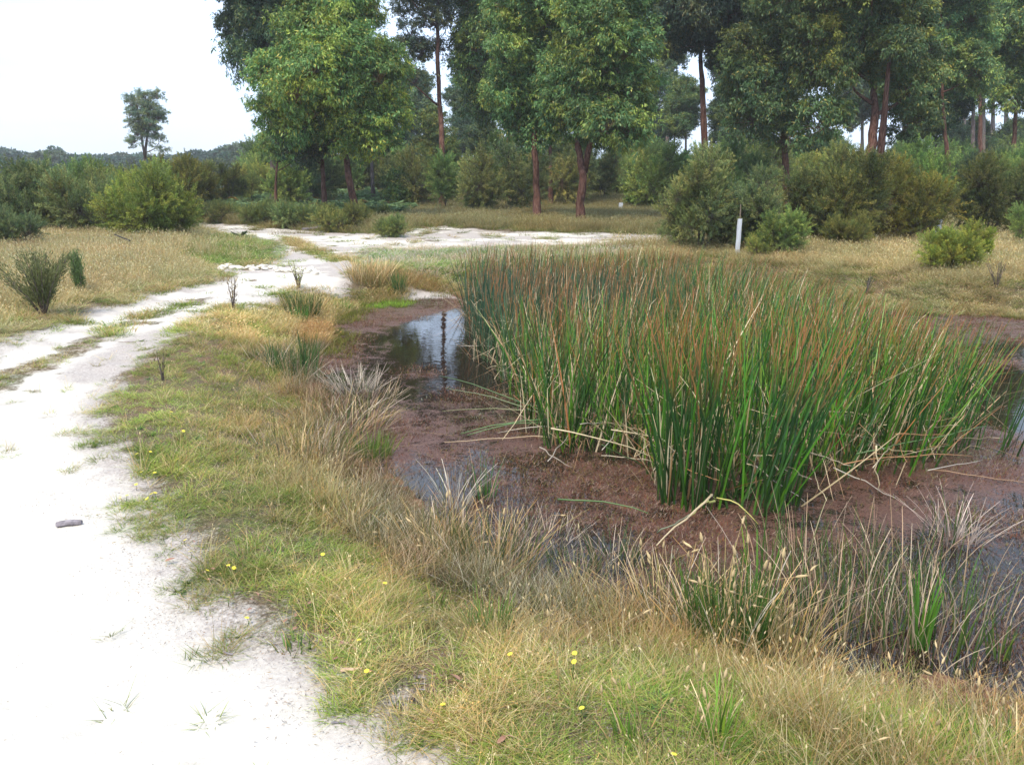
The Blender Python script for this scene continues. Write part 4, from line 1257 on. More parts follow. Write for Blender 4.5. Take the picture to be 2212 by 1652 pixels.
BED = poly([(1000, 705), (1030, 760), (1100, 850), (1140, 940), (1215, 975), (1330, 975), (1400, 1020), (1440, 1075), (1560, 1085), (1660, 1080), (1720, 1030), (1850, 1020),
            (1960, 1000), (2080, 975), (2110, 930), (2070, 850), (1990, 790), (1860, 735), (1660, 685), (1400, 655), (1180, 648), (1010, 660)], WZ)
def build_bed():
    mn, mxx = BED.min(0), BED.max(0)
    n0 = 15500
    x = U(mn[0], mxx[0], n0); y = U(mn[1], mxx[1], n0)
    s = sdist(BED, x, y)
    keep = (s < (vnoise(x * 2.5, y * 2.5, 5) - 0.5) * 0.25) & (rng.uniform(0, 1, n0) < 0.55 + 0.6 * (vnoise(x * 1.8, y * 1.8, 6) - 0.3))
    x, y, s = x[keep], y[keep], s[keep]
    n = len(x)
    cl = wpt(1060, 730)
    leftback = smooth(3.2, 0.8, np.hypot(x - cl.x - 0.4, y - cl.y))
    dead = rng.uniform(0, 1, n) < (0.15 + 0.12 * smooth(6.5, 9, y)) * (1 - 0.7 * leftback * (s > -0.45))
    base = np.stack([x, y, np.full(n, WZ - 0.05)], 1)
    az = U(0, 2 * PI, n)
    rightward = smooth(1.5, 3.2, x)
    az = np.where(rng.uniform(0, 1, n) < 0.18 + 0.4 * rightward, rng.normal(size=n) * 0.5, az)
    h = U(0.72, 1.06, n) * np.where(y < 6.5, 1.12, 0.98)
    h = np.where(dead, h * U(0.6, 1.02, n), h) * (1 - 0.36 * smooth(2.2, 4.4, x))
    lean = np.abs(rng.normal(size=n)) * 0.21 + 0.02 + 0.10 * rightward
    lean = np.where(leftback > 0.5, lean * 0.45, lean)
    V, Q, C = reed_arrays(base, az, h, lean, dead, U(0.009, 0.0145, n) * (0.85 + 0.02 * y), leftback)
    me = quads_mesh('reed_bed', V, Q, M_REED, C)
    tag(mk_obj('reed_bed', me), 'dense bed of green reeds with rusty tips standing in the pond', 'reeds', kind='stuff')
    # short dead stubble and litter low between the stems
    m = 5200
    k = rng.integers(0, n, m)
    b2 = base[k] + np.stack([rng.normal(size=m) * 0.06, rng.normal(size=m) * 0.06, U(0, 0.1, m)], 1)
    V, Q, C = reed_arrays(b2, U(0, 6.28, m), U(0.15, 0.6, m), U(0.3, 1.2, m), np.ones(m, bool), U(0.004, 0.010, m))
    tag(mk_obj('reed_litter', quads_mesh('reed_litter', V, Q, M_REED, C * 0.8)), 'tangled dead tan reed litter low inside the reed bed', 'reed litter', kind='stuff')
build_bed()

# single stems of the nearest clumps, a few shared shapes
def stem_proto(dead, k):
    V, Q, C = reed_arrays(np.zeros((1, 3)), np.zeros(1), np.ones(1), np.array([0.04 + 0.05 * (k % 3)]), np.array([dead]), np.array([0.0115 + 0.0015 * (k % 3)]))
    return quads_mesh('reed_stem', V, Q, M_REED, C)
STG = [stem_proto(False, k) for k in range(9)]
STD = [stem_proto(True, k) for k in range(6)]

def reed_clump(label, u, v, r, n, h0, h1, fan, az0=None, dead=0.15, fansd=0.7):
    b = wpt(u, v); b.z = WZ - 0.05
    t = thing('reed_clump', label, 'reeds', b)
    for i in range(n):
        a = rnd.uniform(0, 2 * PI); q = math.sqrt(rnd.random()) * r
        isd = rnd.random() < dead
        o = mk_obj('reed_stem', rnd.choice(STD if isd else STG), t)
        o.location = (math.cos(a) * q, math.sin(a) * q, 0)
        lz = abs(rnd.gauss(0, 1)) * fan * 0.6 + fan * 0.3 * q / r
        da = a if az0 is None or rnd.random() < 0.25 else rnd.gauss(az0, fansd)
        # lean in the direction da, then twist about the stem
        o.rotation_euler = (Matrix.Rotation(da, 3, 'Z') @ Matrix.Rotation(lz, 3, 'Y') @ Matrix.Rotation(rnd.uniform(0, 6.28), 3, 'Z')).to_euler()
        h = rnd.uniform(h0, h1) * (0.75 if isd else 1)
        o.scale = (h if h < 1.1 else 1.1, h if h < 1.1 else 1.1, h)
        k = rnd.uniform(0.8, 1.25)
        o.color = (k, k * 1.05, k, 1)
    return t
reed_clump('upright green reed clump at the very front of the bed, left half', 1490, 1082, 0.20, 74, 1.0, 1.25, 0.10)
reed_clump('green reed clump at the front of the bed fanning out to the right', 1640, 1086, 0.22, 84, 1.0, 1.3, 0.42, 0.1, 0.12, 0.35)
reed_clump('reed clump right of the front fan, leaning right over the water', 1800, 1020, 0.22, 30, 0.8, 1.05, 0.32, 0.0, 0.2, 0.6)
reed_clump('sparse reed clump with bright feet near the right end of the bed', 1955, 1005, 0.24, 30, 0.85, 1.1, 0.2, 0.1, 0.1)
reed_clump('rightmost open reed clump, its stems leaning out to the right', 2110, 970, 0.26, 36, 0.65, 0.95, 0.40, 0.1, 0.08, 0.4)
reed_clump('loose reed clump at the left front of the bed beside fallen stems', 1215, 965, 0.18, 26, 0.75, 1.0, 0.14, None, 0.15)
reed_clump('thin reed group standing forward in the water left of the front clump', 1350, 980, 0.16, 18, 0.8, 1.05, 0.22, PI, 0.2)
reed_clump('upright reed clump at the left flank above the open water', 1130, 850, 0.15, 16, 0.7, 0.95, 0.10, None, 0.1)

# fallen and broken stems lying over the mat
def lying(label, a, b, w, col, mid=None, sag=0.03, group=None):
    p, q = at(*a), at(*b)
    pts = [p]
    ns = 6
    for i in range(1, ns):
        f = i / ns
        c = p.lerp(q, f); c.z += sag * math.sin(f * PI) + rnd.gauss(0, 0.004)
        c.x += rnd.gauss(0, 0.006)
        pts.append(c)
    pts.append(q)
    me = tube_mesh('fallen_stem', [c - p for c in pts], [w * (0.5 - 0.25 * i / ns) for i in range(ns + 1)], M_REED, 5, col)
    o = mk_obj('fallen_reed', me); o.location = p
    tag(o, label, 'reed stem', group)
GN = (0.11, 0.20, 0.07); PL = (0.62, 0.52, 0.33); OR = (0.42, 0.22, 0.10); YE = (0.50, 0.47, 0.14); SI = (0.45, 0.40, 0.33)
z0 = WZ + 0.015
lying('green fallen reed pointing left from the bed, upper of the crossing pair', (1200, 905, z0 + .08), (995, 937, z0), 0.013, GN)
lying('green fallen reed lying just below its twin left of the bed', (1190, 912, z0 + .05), (1010, 940, z0), 0.011, (0.13, 0.23, 0.09))
lying('long green fallen reed reaching far left over the brown mat', (1200, 900, z0 + .10), (950, 812, z0 + .02), 0.010, GN)
lying('second long fallen reed at the left with a pale tip', (1180, 898, z0 + .06), (962, 838, z0 + .01), 0.010, (0.2, 0.24, 0.12))
lying('straight fallen reed lying level left of the bed', (1190, 892, z0 + .03), (955, 888, z0), 0.009, (0.22, 0.24, 0.11))
lying('pale level reed lying below the green fallen pair', (1270, 925, z0 + .06), (1075, 935, z0), 0.010, SI)
lying('tan curved fallen stem lying level across the water at left', (1240, 945, z0), (960, 955, z0 + .01), 0.009, (0.52, 0.40, 0.26), sag=0.02)
lying('long pale straw stem slanting from the left flank down to the front clump', (1190, 925, z0 + .22), (1440, 998, z0), 0.012, PL)
lying('long pale stem leaning right beside the first slanting one', (1320, 928, z0 + .2), (1510, 985, z0 + .02), 0.010, PL)
lying('thick pale broken reed leaning down toward the viewer below the front clump', (1538, 1068, z0 + .16), (1418, 1178, z0 + .02), 0.015, (0.5, 0.40, 0.25), sag=0.0)
lying('short green and orange broken piece beside the thick pale one', (1545, 1082, z0 + .10), (1485, 1118, z0 + .02), 0.016, (0.35, 0.36, 0.12))
lying('yellow bent reed lying right of the thick pale broken one', (1548, 1075, z0 + .10), (1638, 1132, z0), 0.010, YE, sag=0.04)
lying('long green reed leaning alone to the upper left in front of the clump', (1395, 1010, z0 + .02), (1300, 960, z0 + .35), 0.010, GN, sag=0.0)
lying('green reed lying in the weed left of the tussocks', (1205, 1078, z0 + .01), (1400, 1108, z0 + .02), 0.011, GN)
lying('grey-green reed standing askew out of the mat', (1420, 1150, z0), (1490, 1110, z0 + .12), 0.009, (0.2, 0.24, 0.16), sag=0.0)
lying('pale straw crossing at the foot of the right fan', (1630, 1005, z0 + .20), (1740, 1085, z0 + .01), 0.010, SI, sag=0.0)
lying('pale straw lying at an angle right of the fan', (1800, 1010, z0 + .18), (1935, 1075, z0 + .01), 0.009, SI, sag=0.0)
lying('white vertical broken stem in front of the right half of the bed', (1893, 962, z0 + .30), (1895, 1062, z0), 0.012, PL, sag=0.0)
lying('pale kinked stem in the right part of the bed', (1740, 890, z0 + .33), (1880, 898, z0 + .30), 0.009, PL, sag=0.02)
lying('rusty long stem lying across the foot of the right clumps', (1820, 1003, z0 + .14), (2100, 985, z0 + .03), 0.010, OR, sag=0.03)
lying('green long stem running right across the rightmost clumps', (1850, 980, z0 + .15), (2130, 920, z0 + .2), 0.010, GN, sag=0.0)
lying('thin brown stem lying on the water at the right edge', (2010, 1015, z0), (2230, 1045, z0), 0.008, (0.32, 0.2, 0.12), sag=0.0)
lying('pale straw tilted over the water right of the open patch', (1215, 757, z0 + .45), (1085, 950, z0 + .01), 0.010, PL, sag=0.0)
lying('grey dead twig lying across the open water', (1110, 752, z0 + .06), (985, 746, z0 + .02), 0.010, SI, sag=0.0)
lying('tan stem hanging over the dark water under the left flank', (1120, 790, z0 + .05), (1050, 797, z0), 0.009, PL)
lying('pale thin stem sticking out left over the open water', (1130, 700, z0 + .30), (1020, 660, z0 + .32), 0.009, SI, sag=0.0)
for i in range(60):
    u = rnd.uniform(1150, 2080); v = rnd.uniform(880, 1020)
    a = rnd.uniform(-1.5, 1.5); L = rnd.uniform(40, 130)
    lying('thin pale straw fallen among the feet of the front reeds', (u, v, z0 + rnd.uniform(.02, .3)), (u + L * math.cos(a), v + L * math.sin(a) * 0.6, z0 + rnd.uniform(0, .3)), 0.007,
          rnd.choice([PL, SI, OR, (0.5, 0.42, 0.3)]), sag=0.0, group='thin straws among the reed feet')

# ------------------------------------------------------------------ rush and sedge clumps on the bank
def rush(label, u, v, r, h, ng_, nd, green=(0.06, 0.12, 0.03), deadc=DRYS, lean=0.35, w=0.004, water=False, name='rush_clump', bend=0.5, nh=0, lz=0.0, cat='rushes'):
    b = wpt(u, v) if water else gp(u, v)
    if water: b.z = WZ
    t = thing(name, label, cat, b)
    def part(nm, n, pal, hh, ll, cu, ww):
        a, q = U(0, 2 * PI, n), np.sqrt(U(0, 1, n)) * r
        base = np.stack([np.cos(a) * q, np.sin(a) * q, np.full(n, -0.04)], 1)
        c = pick(pal, n, 0.18)
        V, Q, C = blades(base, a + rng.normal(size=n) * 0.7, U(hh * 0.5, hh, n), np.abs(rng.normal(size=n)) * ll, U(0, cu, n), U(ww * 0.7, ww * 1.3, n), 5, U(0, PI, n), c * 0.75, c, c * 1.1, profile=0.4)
        o = mk_obj(nm, quads_mesh(nm, V, Q, M_FINE, C), t); o['kind'] = 'stuff'
    g = np.array(green)
    if ng_: part('green_foliage', ng_, [g, g * 1.35, g * 0.75, g * np.array([1.6, 1.3, 1.0])], h, lean * 0.55, bend * 0.4, w)
    if nd: part('dead_foliage', nd, deadc, h * 1.05, lean, bend, w * 0.9)
    for i in range(nh):
        seed_stalk(None, None, None, parent=t, local=(rnd.gauss(0, r * 0.6), rnd.gauss(0, r * 0.6), 0), h=rnd.uniform(h * 0.8, h * 1.1))
    return t

def stalk_mesh(k):
    """a dry stalk, 1 m tall, with a plump seed head"""
    g = Geo()
    bx = 0.08 + 0.06 * k
    pts = [(bx * f * f, 0.02 * math.sin(f * 5 + k), f) for f in (0, 0.25, 0.5, 0.75, 0.93)]
    if k == 3: pts = [(0, 0, 0), (0.04, 0, .3), (0.13, 0, .58), (0.30, 0, .8), (0.48, 0, .88)]
    g.add(*tube(pts, [0.0045, 0.004, 0.0035, 0.003, 0.0025], 4, (0.46, 0.34, 0.17)))
    e = np.array(pts[-1]); d = e - np.array(pts[-2]); d = d / np.linalg.norm(d)
    hp = [e + d * t_ for t_ in (0, 0.02, 0.05, 0.08, 0.105)]
    g.add(*tube([tuple(q) for q in hp], [0.003, 0.011, 0.014, 0.009, 0.002], 6, (0.62, 0.48, 0.27), 0.3))
    n = 26
    pos = e + d * U(0, 0.1, n)[:, None]
    g.add(*leaves(pos, d + rng.normal(size=(n, 3)) * 0.5, U(0.015, 0.035, n), U(0.003, 0.006, n), pick([(0.66, 0.52, 0.3), (0.55, 0.40, 0.2)], n)))
    me = tri_clean(g, 'seeding_stalk', M_FINE)
    return me
SK = [stalk_mesh(k) for k in range(4)]
def seed_stalk(u, v, label, parent=None, local=None, h=0.3, group=None):
    o = mk_obj('seed_stalk' if parent is None else 'seed_head', rnd.choice(SK), parent)
    if parent is None:
        o.location = gp(u, v)
        tag(o, label, 'grass stalk', group)
    else:
        o.location = local
    o.scale = (h * 1.1, h * 1.1, h)
    o.rotation_euler = (rnd.gauss(0, 0.09), rnd.gauss(0, 0.09), rnd.uniform(0, 6.28))
    k = rnd.uniform(0.85, 1.15); o.color = (k, k, k, 1)
    return o

rush('tall olive rush clump on the bank left of the pond, beyond the sapling', 655, 690, 0.22, 0.42, 320, 160, (0.07, 0.11, 0.035), TANS, 0.3, 0.007)
rush('bright green upright tuft beside the olive rush clump', 648, 702, 0.09, 0.33, 110, 10, (0.08, 0.19, 0.04), TANS, 0.2, 0.007)
rush('low bright grass tuft at the top left of the pond', 735, 672, 0.14, 0.22, 160, 10, (0.12, 0.24, 0.04), TANS, 0.6, 0.006)
rush('straw-coloured tussock on the sandy bank head', 800, 618, 0.35, 0.40, 60, 420, (0.12, 0.15, 0.06), TANS, 0.35, 0.008, name='grass_tussock', cat='tussock')
rush('small dark green rush on the bank right of the straw tussock', 862, 636, 0.08, 0.42, 90, 20, (0.06, 0.13, 0.04), TANS, 0.25, 0.008)
rush('dark green rush clump at the left shore of the pond', 640, 812, 0.22, 0.40, 170, 60, (0.05, 0.11, 0.035), DRYS, 0.45, 0.006)
rush('thin dark green upright rushes right of the shore clump', 668, 802, 0.08, 0.48, 60, 10, (0.04, 0.10, 0.03), DRYS, 0.12, 0.007)
rush('blue-green spiky rush clump left on the bank', 585, 790, 0.15, 0.32, 90, 40, (0.06, 0.11, 0.045), DRYS, 0.5, 0.006)
rush('pale dead rush clump standing at the left of the water', 770, 850, 0.18, 0.34, 25, 150, (0.06, 0.1, 0.03), [(0.62, 0.55, 0.46), (0.5, 0.42, 0.34)], 0.5, 0.006)
rush('fawn dead rushes fallen across the left shore', 730, 920, 0.38, 0.30, 140, 360, (0.06, 0.1, 0.03), DRYS + TANS, 0.9, 0.005, bend=0.9)
rush('dead brown rushes at the shore above the green cushion', 800, 880, 0.22, 0.30, 30, 170, (0.06, 0.1, 0.03), DRYS, 0.7, 0.005)
rush('fine bright green grass cushion at the left shore', 790, 985, 0.16, 0.26, 420, 20, (0.10, 0.17, 0.035), TANS, 0.35, 0.004)
rush('olive-brown rush tussock between track verge and left shore', 650, 985, 0.30, 0.30, 140, 320, (0.08, 0.11, 0.035), TANS + DRYS, 0.6, 0.004)
rush('large dead and brown rush tussock in the middle foreground', 1050, 1215, 0.24, 0.33, 220, 280, (0.06, 0.10, 0.03), DRYS + TANS, 0.38, 0.004, nh=8)
rush('second half of the brown tussock, on its left with fine stalks', 940, 1180, 0.16, 0.30, 110, 260, (0.08, 0.11, 0.03), TANS + DRYS, 0.4, 0.0035, nh=4)
rush('white bleached dead stalks rising from the middle tussock', 985, 1100, 0.06, 0.38, 6, 46, (0.08, 0.11, 0.03), [(0.66, 0.60, 0.5), (0.6, 0.4, 0.28)], 0.22, 0.006)
rush('upright green rush shoots behind the middle tussock', 1045, 1100, 0.05, 0.46, 34, 8, (0.045, 0.12, 0.03), DRYS, 0.10, 0.007)
rush('bleached collapsed rushes on the right of the middle tussock', 1165, 1185, 0.16, 0.30, 50, 210, (0.06, 0.1, 0.03), [(0.62, 0.52, 0.44), (0.46, 0.36, 0.28)], 0.6, 0.004)
rush('short green rushes at the foot of the middle tussock', 1230, 1235, 0.14, 0.22, 160, 40, (0.06, 0.12, 0.03), DRYS, 0.3, 0.004)
rush('thin rush tuft in the weed right of the middle tussock', 1330, 1215, 0.12, 0.26, 60, 40, (0.05, 0.09, 0.03), DRYS, 0.35, 0.004, water=True)
rush('tall green rush clump with tan seed heads in the foreground right of centre', 1570, 1385, 0.16, 0.42, 300, 120, (0.055, 0.12, 0.025), TANS + DRYS, 0.22, 0.006, nh=16)
rush('brown straw tangle left of the green foreground rush clump', 1440, 1330, 0.16, 0.34, 60, 220, (0.07, 0.1, 0.03), DRYS + TANS, 0.5, 0.0045, nh=6)
rush('tall broad-bladed rush leaning right behind the green foreground clump', 1640, 1300, 0.05, 0.52, 12, 3, (0.08, 0.17, 0.03), DRYS, 0.35, 0.011)
rush('seeding grass thicket right of the green foreground clump', 1690, 1420, 0.14, 0.34, 60, 160, (0.09, 0.12, 0.03), TANS, 0.3, 0.004, nh=14)
for i, (u, v, lab) in enumerate([(1750, 1330, 'left end'), (1830, 1360, 'second from the left'), (1915, 1385, 'middle'), (1995, 1400, 'right of the middle'), (2075, 1340, 'right end, nearest the water weed'),
                                 (1860, 1260, 'back row, left'), (1960, 1250, 'back row, right'), (1720, 1230, 'back row, far left')]):
    rush('sparse water rushes with bleached tops, %s of the bottom-right stand' % lab, u, v, 0.21, 0.42, 34, 34, (0.06, 0.12, 0.03), [(0.62, 0.50, 0.36), (0.50, 0.36, 0.24), (0.40, 0.28, 0.18)], 0.16, 0.005, water=True)
rush('bleached curling dead rushes at the far right of the foreground stand', 2060, 1165, 0.12, 0.32, 30, 90, (0.06, 0.1, 0.03), [(0.62, 0.52, 0.46), (0.5, 0.4, 0.34)], 0.5, 0.006, water=True)
rush('bright green broad rush spike in the bottom-right stand', 1985, 1400, 0.035, 0.44, 16, 2, (0.07, 0.19, 0.025), DRYS, 0.08, 0.012, water=True)
rush('green rush spike standing alone near the right edge', 2160, 1420, 0.05, 0.26, 24, 4, (0.08, 0.15, 0.03), DRYS, 0.1, 0.006, water=True)
rush('bright green grass fan in the near verge', 1555, 1610, 0.04, 0.24, 40, 6, (0.13, 0.25, 0.035), TANS, 0.4, 0.006, name='grass_tussock', cat='grass tuft')
rush('green grass fan left of the bright one, close to the bottom edge', 1360, 1600, 0.04, 0.17, 34, 6, (0.11, 0.22, 0.035), TANS, 0.7, 0.006, name='grass_tussock', cat='grass tuft')
rush('light green grass tuft beside the brown bank edge', 930, 1310, 0.05, 0.14, 60, 12, (0.16, 0.23, 0.05), TANS, 0.8, 0.005, name='grass_tussock', cat='grass tuft')
rush('green feathery tuft at the verge below the brown tussock', 1055, 1360, 0.08, 0.20, 90, 14, (0.10, 0.18, 0.045), TANS, 0.4, 0.005, name='grass_tussock', cat='grass tuft')
rush('olive tuft on bare sand near the bottom of the verge', 870, 1500, 0.07, 0.09, 90, 30, (0.10, 0.13, 0.05), DRYS, 0.8, 0.004, name='grass_tussock', cat='grass tuft')
rush('rosette tuft leaning over the sand at the verge edge', 640, 1400, 0.05, 0.10, 50, 12, (0.11, 0.19, 0.05), TANS, 0.9, 0.006, name='grass_tussock', cat='grass tuft')
rush('coarse grass tussock at the bottom right corner', 2150, 1660, 0.16, 0.20, 200, 60, (0.09, 0.17, 0.035), TANS, 0.5, 0.005, name='grass_tussock', cat='grass tuft')

# single seeding stalks in front
for i in range(110):
    if i < 75:
        u = rnd.uniform(1180, 2200); v = 1400 + (u - 1180) * 0.12 + rnd.uniform(0, 1) ** 1.3 * 240 + 40
    else:
        u = rnd.uniform(480, 1150); v = 1060 + (u - 480) * 0.33 + rnd.uniform(-90, 110)
    seed_stalk(u, min(v, 1760), 'dry grass stalk with a pale plump seed head over the verge', h=rnd.uniform(0.16, 0.30), group='seeding stalks over the verge')

# yellow flat daisies of the verge
M_YEL = simple_mat('yellow_petals', (0.80, 0.68, 0.06), 0.6, 0.15, 60)
M_STEM = simple_mat('flower_stalk', (0.10, 0.16, 0.05), 0.7, 0.2, 30)
def daisy_head():
    V, F = [(0, 0, 0.006)], []
    n = 22
    for k in range(n):
        a = 2 * PI * k / n
        r = 0.0165 * (1.0 if k % 2 == 0 else 0.72)
        V.append((math.cos(a) * 0.006, math.sin(a) * 0.006, 0.005)); V.append((math.cos(a) * r, math.sin(a) * r, 0.003 + 0.002 * (k % 2)))
    for k in range(n):
        a, b = 1 + 2 * k, 1 + 2 * ((k + 1) % n)
        F.append((0, a, b)); F.append((a, a + 1, b + 1, b))
    me = bpy.data.meshes.new('flower_head'); me.from_pydata(V, [], F); me.materials.append(M_YEL)
    return me
DH = daisy_head()
DS = tube_mesh('flower_stalk', [(0, 0, -0.02), (0.006, 0.002, 0.5), (0, 0, 1)], [0.0017, 0.0014, 0.0012], M_STEM, 4)
fl = [(396, 931), (384, 997), (325, 978), (296, 979), (334, 1019), (306, 1019), (294, 1047), (335, 1063), (327, 1065), (318, 1076), (260, 1074), (274, 1068), (400, 1163), (411, 1190), (493, 1217), (505, 1223),
      (448, 1232), (698, 1210), (492, 1288), (533, 1332), (776, 1380), (792, 1446), (957, 1520), (832, 1274), (1102, 1415), (1241, 1422), (1240, 1441), (1257, 1522), (1456, 1620), (370, 890)]
for i, (u, v) in enumerate(fl):
    hgt = rnd.uniform(0.05, 0.10)
    b = gp(u, v)
    if float(sdist(PATH, np.array([b.x]), np.array([b.y]))[0]) < 0.25: hgt *= 0.4
    b = at(u, v, b.z + hgt); b.z = H1(b.x, b.y)
    near = [(957, 'large one near a fallen leaf'), (1456, 'nearest one, low at the bottom of the photo'), (1257, 'on a tall stalk among tan seed heads'), (1241, 'upper of a close pair over brown grass'), (1240, 'lower of a close pair over brown grass')]
    lab = next(('yellow daisy-like flower, ' + t_ for q, t_ in near if q == u), 'small flat yellow daisy-like flower in the track verge')
    t = thing('yellow_flower', lab, 'flower', b, rnd.uniform(0, 6.28), 'yellow flowers of the verge')
    h_ = mk_obj('flower_head', DH, t); h_.location = (0, 0, hgt); h_.rotation_euler = (rnd.gauss(0, 0.25), rnd.gauss(0, 0.25), 0)
    sc_ = 0.66 if b.y > 4 else 0.6
    h_.scale = (sc_, sc_, sc_)
    s_ = mk_obj('flower_stalk', DS, t); s_.scale = (1, 1, hgt)

# ------------------------------------------------------------------ tree guards, sticks, bark, stones, leaves
M_GUARD = simple_mat('white_plastic', (0.62, 0.66, 0.74), 0.45, 0.06, 8, 0.4, 0.1)
M_WOOD = simple_mat('weathered_wood', (0.22, 0.18, 0.14), 0.85, 0.3, 25)
M_GREYW = simple_mat('grey_bark_piece', (0.20, 0.18, 0.20), 0.85, 0.4, 40, 0.2, 0.8)
M_DARKW = simple_mat('charred_wood', (0.03, 0.025, 0.025), 0.8, 0.4, 30)
M_RED = simple_mat('dead_gum_leaf', (0.32, 0.17, 0.12), 0.55, 0.25, 30)
M_STONE = simple_mat('white_rubble', (0.66, 0.62, 0.55), 0.9, 0.12, 12, 0.2, 0.6)

def guard(label, u, v, hg, hs, r, Y=None):
    b = gp(u, v) if Y is None else Vector((atY(u, v, Y).x, Y, H1(atY(u, v, Y).x, Y)))
    t = thing('tree_guard', label, 'tree guard', b, 0.3)
    me = bpy.data.meshes.new('sleeve')
    V, F = [], []
    ring = [(-r, -r), (0, -r * 1.08), (r, -r), (r * 1.05, 0), (r, r), (0, r * 1.05), (-r, r), (-r * 1.04, 0)]
    m = len(ring); lv = 7
    for k in range(lv):
        f = k / (lv - 1)
        for (x, y) in ring:
            s = 1 + 0.05 * math.sin(k * 2.1 + x * 60)
            V.append((x * s + 0.012 * f, y * s, hg * f))
    for (x, y) in ring: V.append((x * 0.93 + 0.012, y * 0.93, hg))
    for (x, y) in ring: V.append((x * 0.93 + 0.012, y * 0.93, hg - 0.25))
    for k in range(lv - 1 + 2):
        for i in range(m):
            F.append((k * m + i, k * m + (i + 1) % m, (k + 1) * m + (i + 1) % m, (k + 1) * m + i))
    me.from_pydata(V, [], F); me.materials.append(M_GUARD)
    mk_obj('sleeve', me, t)
    mk_obj('stake', tube_mesh('stake', [(r * 0.5, 0, -0.1), (r * 0.5 + 0.004, 0, hs * 0.5), (r * 0.5, 0.005, hs)], [0.012, 0.012, 0.010], M_WOOD, 4, smooth_=False), t)
guard('white plastic tree guard on a thin stake beyond the reeds', 1592, 556, 0.70, 0.96, 0.030)
guard('small white tree guard in the grass under the forked gum', 1340, 462, 0.40, 0.44, 0.055)
guard('grey stub of a tree guard among the tea-trees at right', 2026, 500, 0.5, 0.55, 0.04, Y=19.5)

def stick(name, label, cat, a, b, r, mat, lift=0.01, flat=1.0, group=None, knob=0.25):
    p, q = gp(*a), gp(*b)
    p.z += lift; q.z += lift
    n = 6
    pts = []
    for i in range(n):
        f = i / (n - 1)
        c = p.lerp(q, f) - p
        c += Vector((rnd.gauss(0, r * 0.25), rnd.gauss(0, r * 0.25), abs(rnd.gauss(0, r * 0.3))))
        pts.append(c)
    rad_ = [r * (0.7 + 0.5 * math.sin(0.6 + 2.2 * i / (n - 1))) for i in range(n)]
    o = mk_obj(name, tube_mesh(name, pts, rad_, mat, 7, wob=knob, smooth_=False)); o.location = p
    o.scale = (1, 1, flat)
    tag(o, label, cat, group)
stick('wood_piece', 'grey splintered piece of wood lying alone on the white sand', 'wood', (123, 1138), (178, 1132), 0.013, M_GREYW, 0.012)
stick('twig', 'short dark twig on the sand right of the wood piece', 'twig', (484, 1412), (504, 1415), 0.004, M_GREYW, 0.004)
stick('bark_strip', 'black and white curl of bark at the verge edge near the bottom', 'bark', (893, 1515), (932, 1545), 0.006, M_DARKW, 0.01)
stick('bark_strip', 'pale flat bark sliver lying in the verge', 'bark', (735, 1452), (780, 1447), 0.007, simple_mat('pale_bark', (0.55, 0.38, 0.28), 0.7), 0.008, 0.5)
stick('bark_strip', 'white bark scrap standing at the bottom edge of the verge', 'bark', (984, 1606), (990, 1628), 0.005, simple_mat('white_bark', (0.55, 0.47, 0.40), 0.7), 0.006, 0.4)
stick('twig', 'long thin dark twig in front of the verge at the bottom', 'twig', (715, 1563), (745, 1560), 0.003, M_GREYW, 0.004)
for i in range(3):
    stick('twig', 'thin dark twig in a small parallel group by the near yellow flower', 'twig', (895, 1466 + i * 13), (920, 1468 + i * 13), 0.0017, M_GREYW, 0.008, group='parallel twigs by the yellow flower')
stick('dead_branch', 'black dead branch poking out of the tan grass at left, upper one', 'branch', (285, 556), (250, 540), 0.011, M_DARKW, 0.3)
stick('dead_branch', 'black dead branch low in the tan grass at left', 'branch', (285, 560), (246, 552), 0.010, M_DARKW, 0.2)
stick('dead_branch', 'grey fallen branch at the foot of the far bank', 'branch', (655, 500), (720, 494), 0.03, M_GREYW, 0.05)

def leaf_obj(label, u, v, L, rz, mat, group=None):
    V, F = [], []
    n = 7
    for i in range(n):
        f = i / (n - 1); w = 0.16 * math.sin(PI * f ** 0.8) ** 0.8 * L
        x = (f - 0.5) * L; zc = 0.06 * L * math.sin(PI * f)
        V += [(x, -w + 0.1 * L * f * f, zc + w * 0.3), (x, 0.1 * L * f * f, zc), (x, w + 0.1 * L * f * f, zc + w * 0.3)]
    for i in range(n - 1):
        for j in range(2):
            F.append((i * 3 + j, i * 3 + j + 1, i * 3 + j + 4, i * 3 + j + 3))
    me = bpy.data.meshes.new('gum_leaf'); me.from_pydata(V, [], F); me.materials.append(mat)
    o = mk_obj('gum_leaf', me); p = gp(u, v); o.location = (p.x, p.y, p.z + 0.02)
    o.rotation_euler = (0.35, rnd.uniform(-.2, .2), rz)
    tag(o, label, 'leaf', group)
leaf_obj('large pink-brown dead gum leaf tilted in the near verge', 983, 1474, 0.06, 2.2, M_RED)
leaf_obj('reddish dead leaf on the sand at the verge edge', 368, 1218, 0.045, 0.2, M_RED)
leaf_obj('pink-brown leaf standing at the bottom of the verge', 1085, 1610, 0.045, 0.8, M_RED)
leaf_obj('tan dead leaf in the verge above the pale sliver', 738, 1400, 0.04, 1.2, M_RED)
leaf_obj('small brown leaf at the bottom of the sand edge', 930, 1570, 0.04, -0.9, M_RED)
for i in range(22):
    u = rnd.uniform(350, 1100); v = 1180 + (u - 350) * 0.62 + rnd.uniform(-70, 40)
    leaf_obj('small dead gum leaf scattered along the sandy verge edge', u, min(v, 1700), rnd.uniform(0.015, 0.032), rnd.uniform(0, 6.28), M_RED, 'dead leaves along the verge edge')

leaf_obj('orange dead leaf caught in the rushes of the middle tussock', 1137, 1183, 0.05, 1.9, simple_mat('orange_leaf', (0.62, 0.20, 0.05), 0.6))
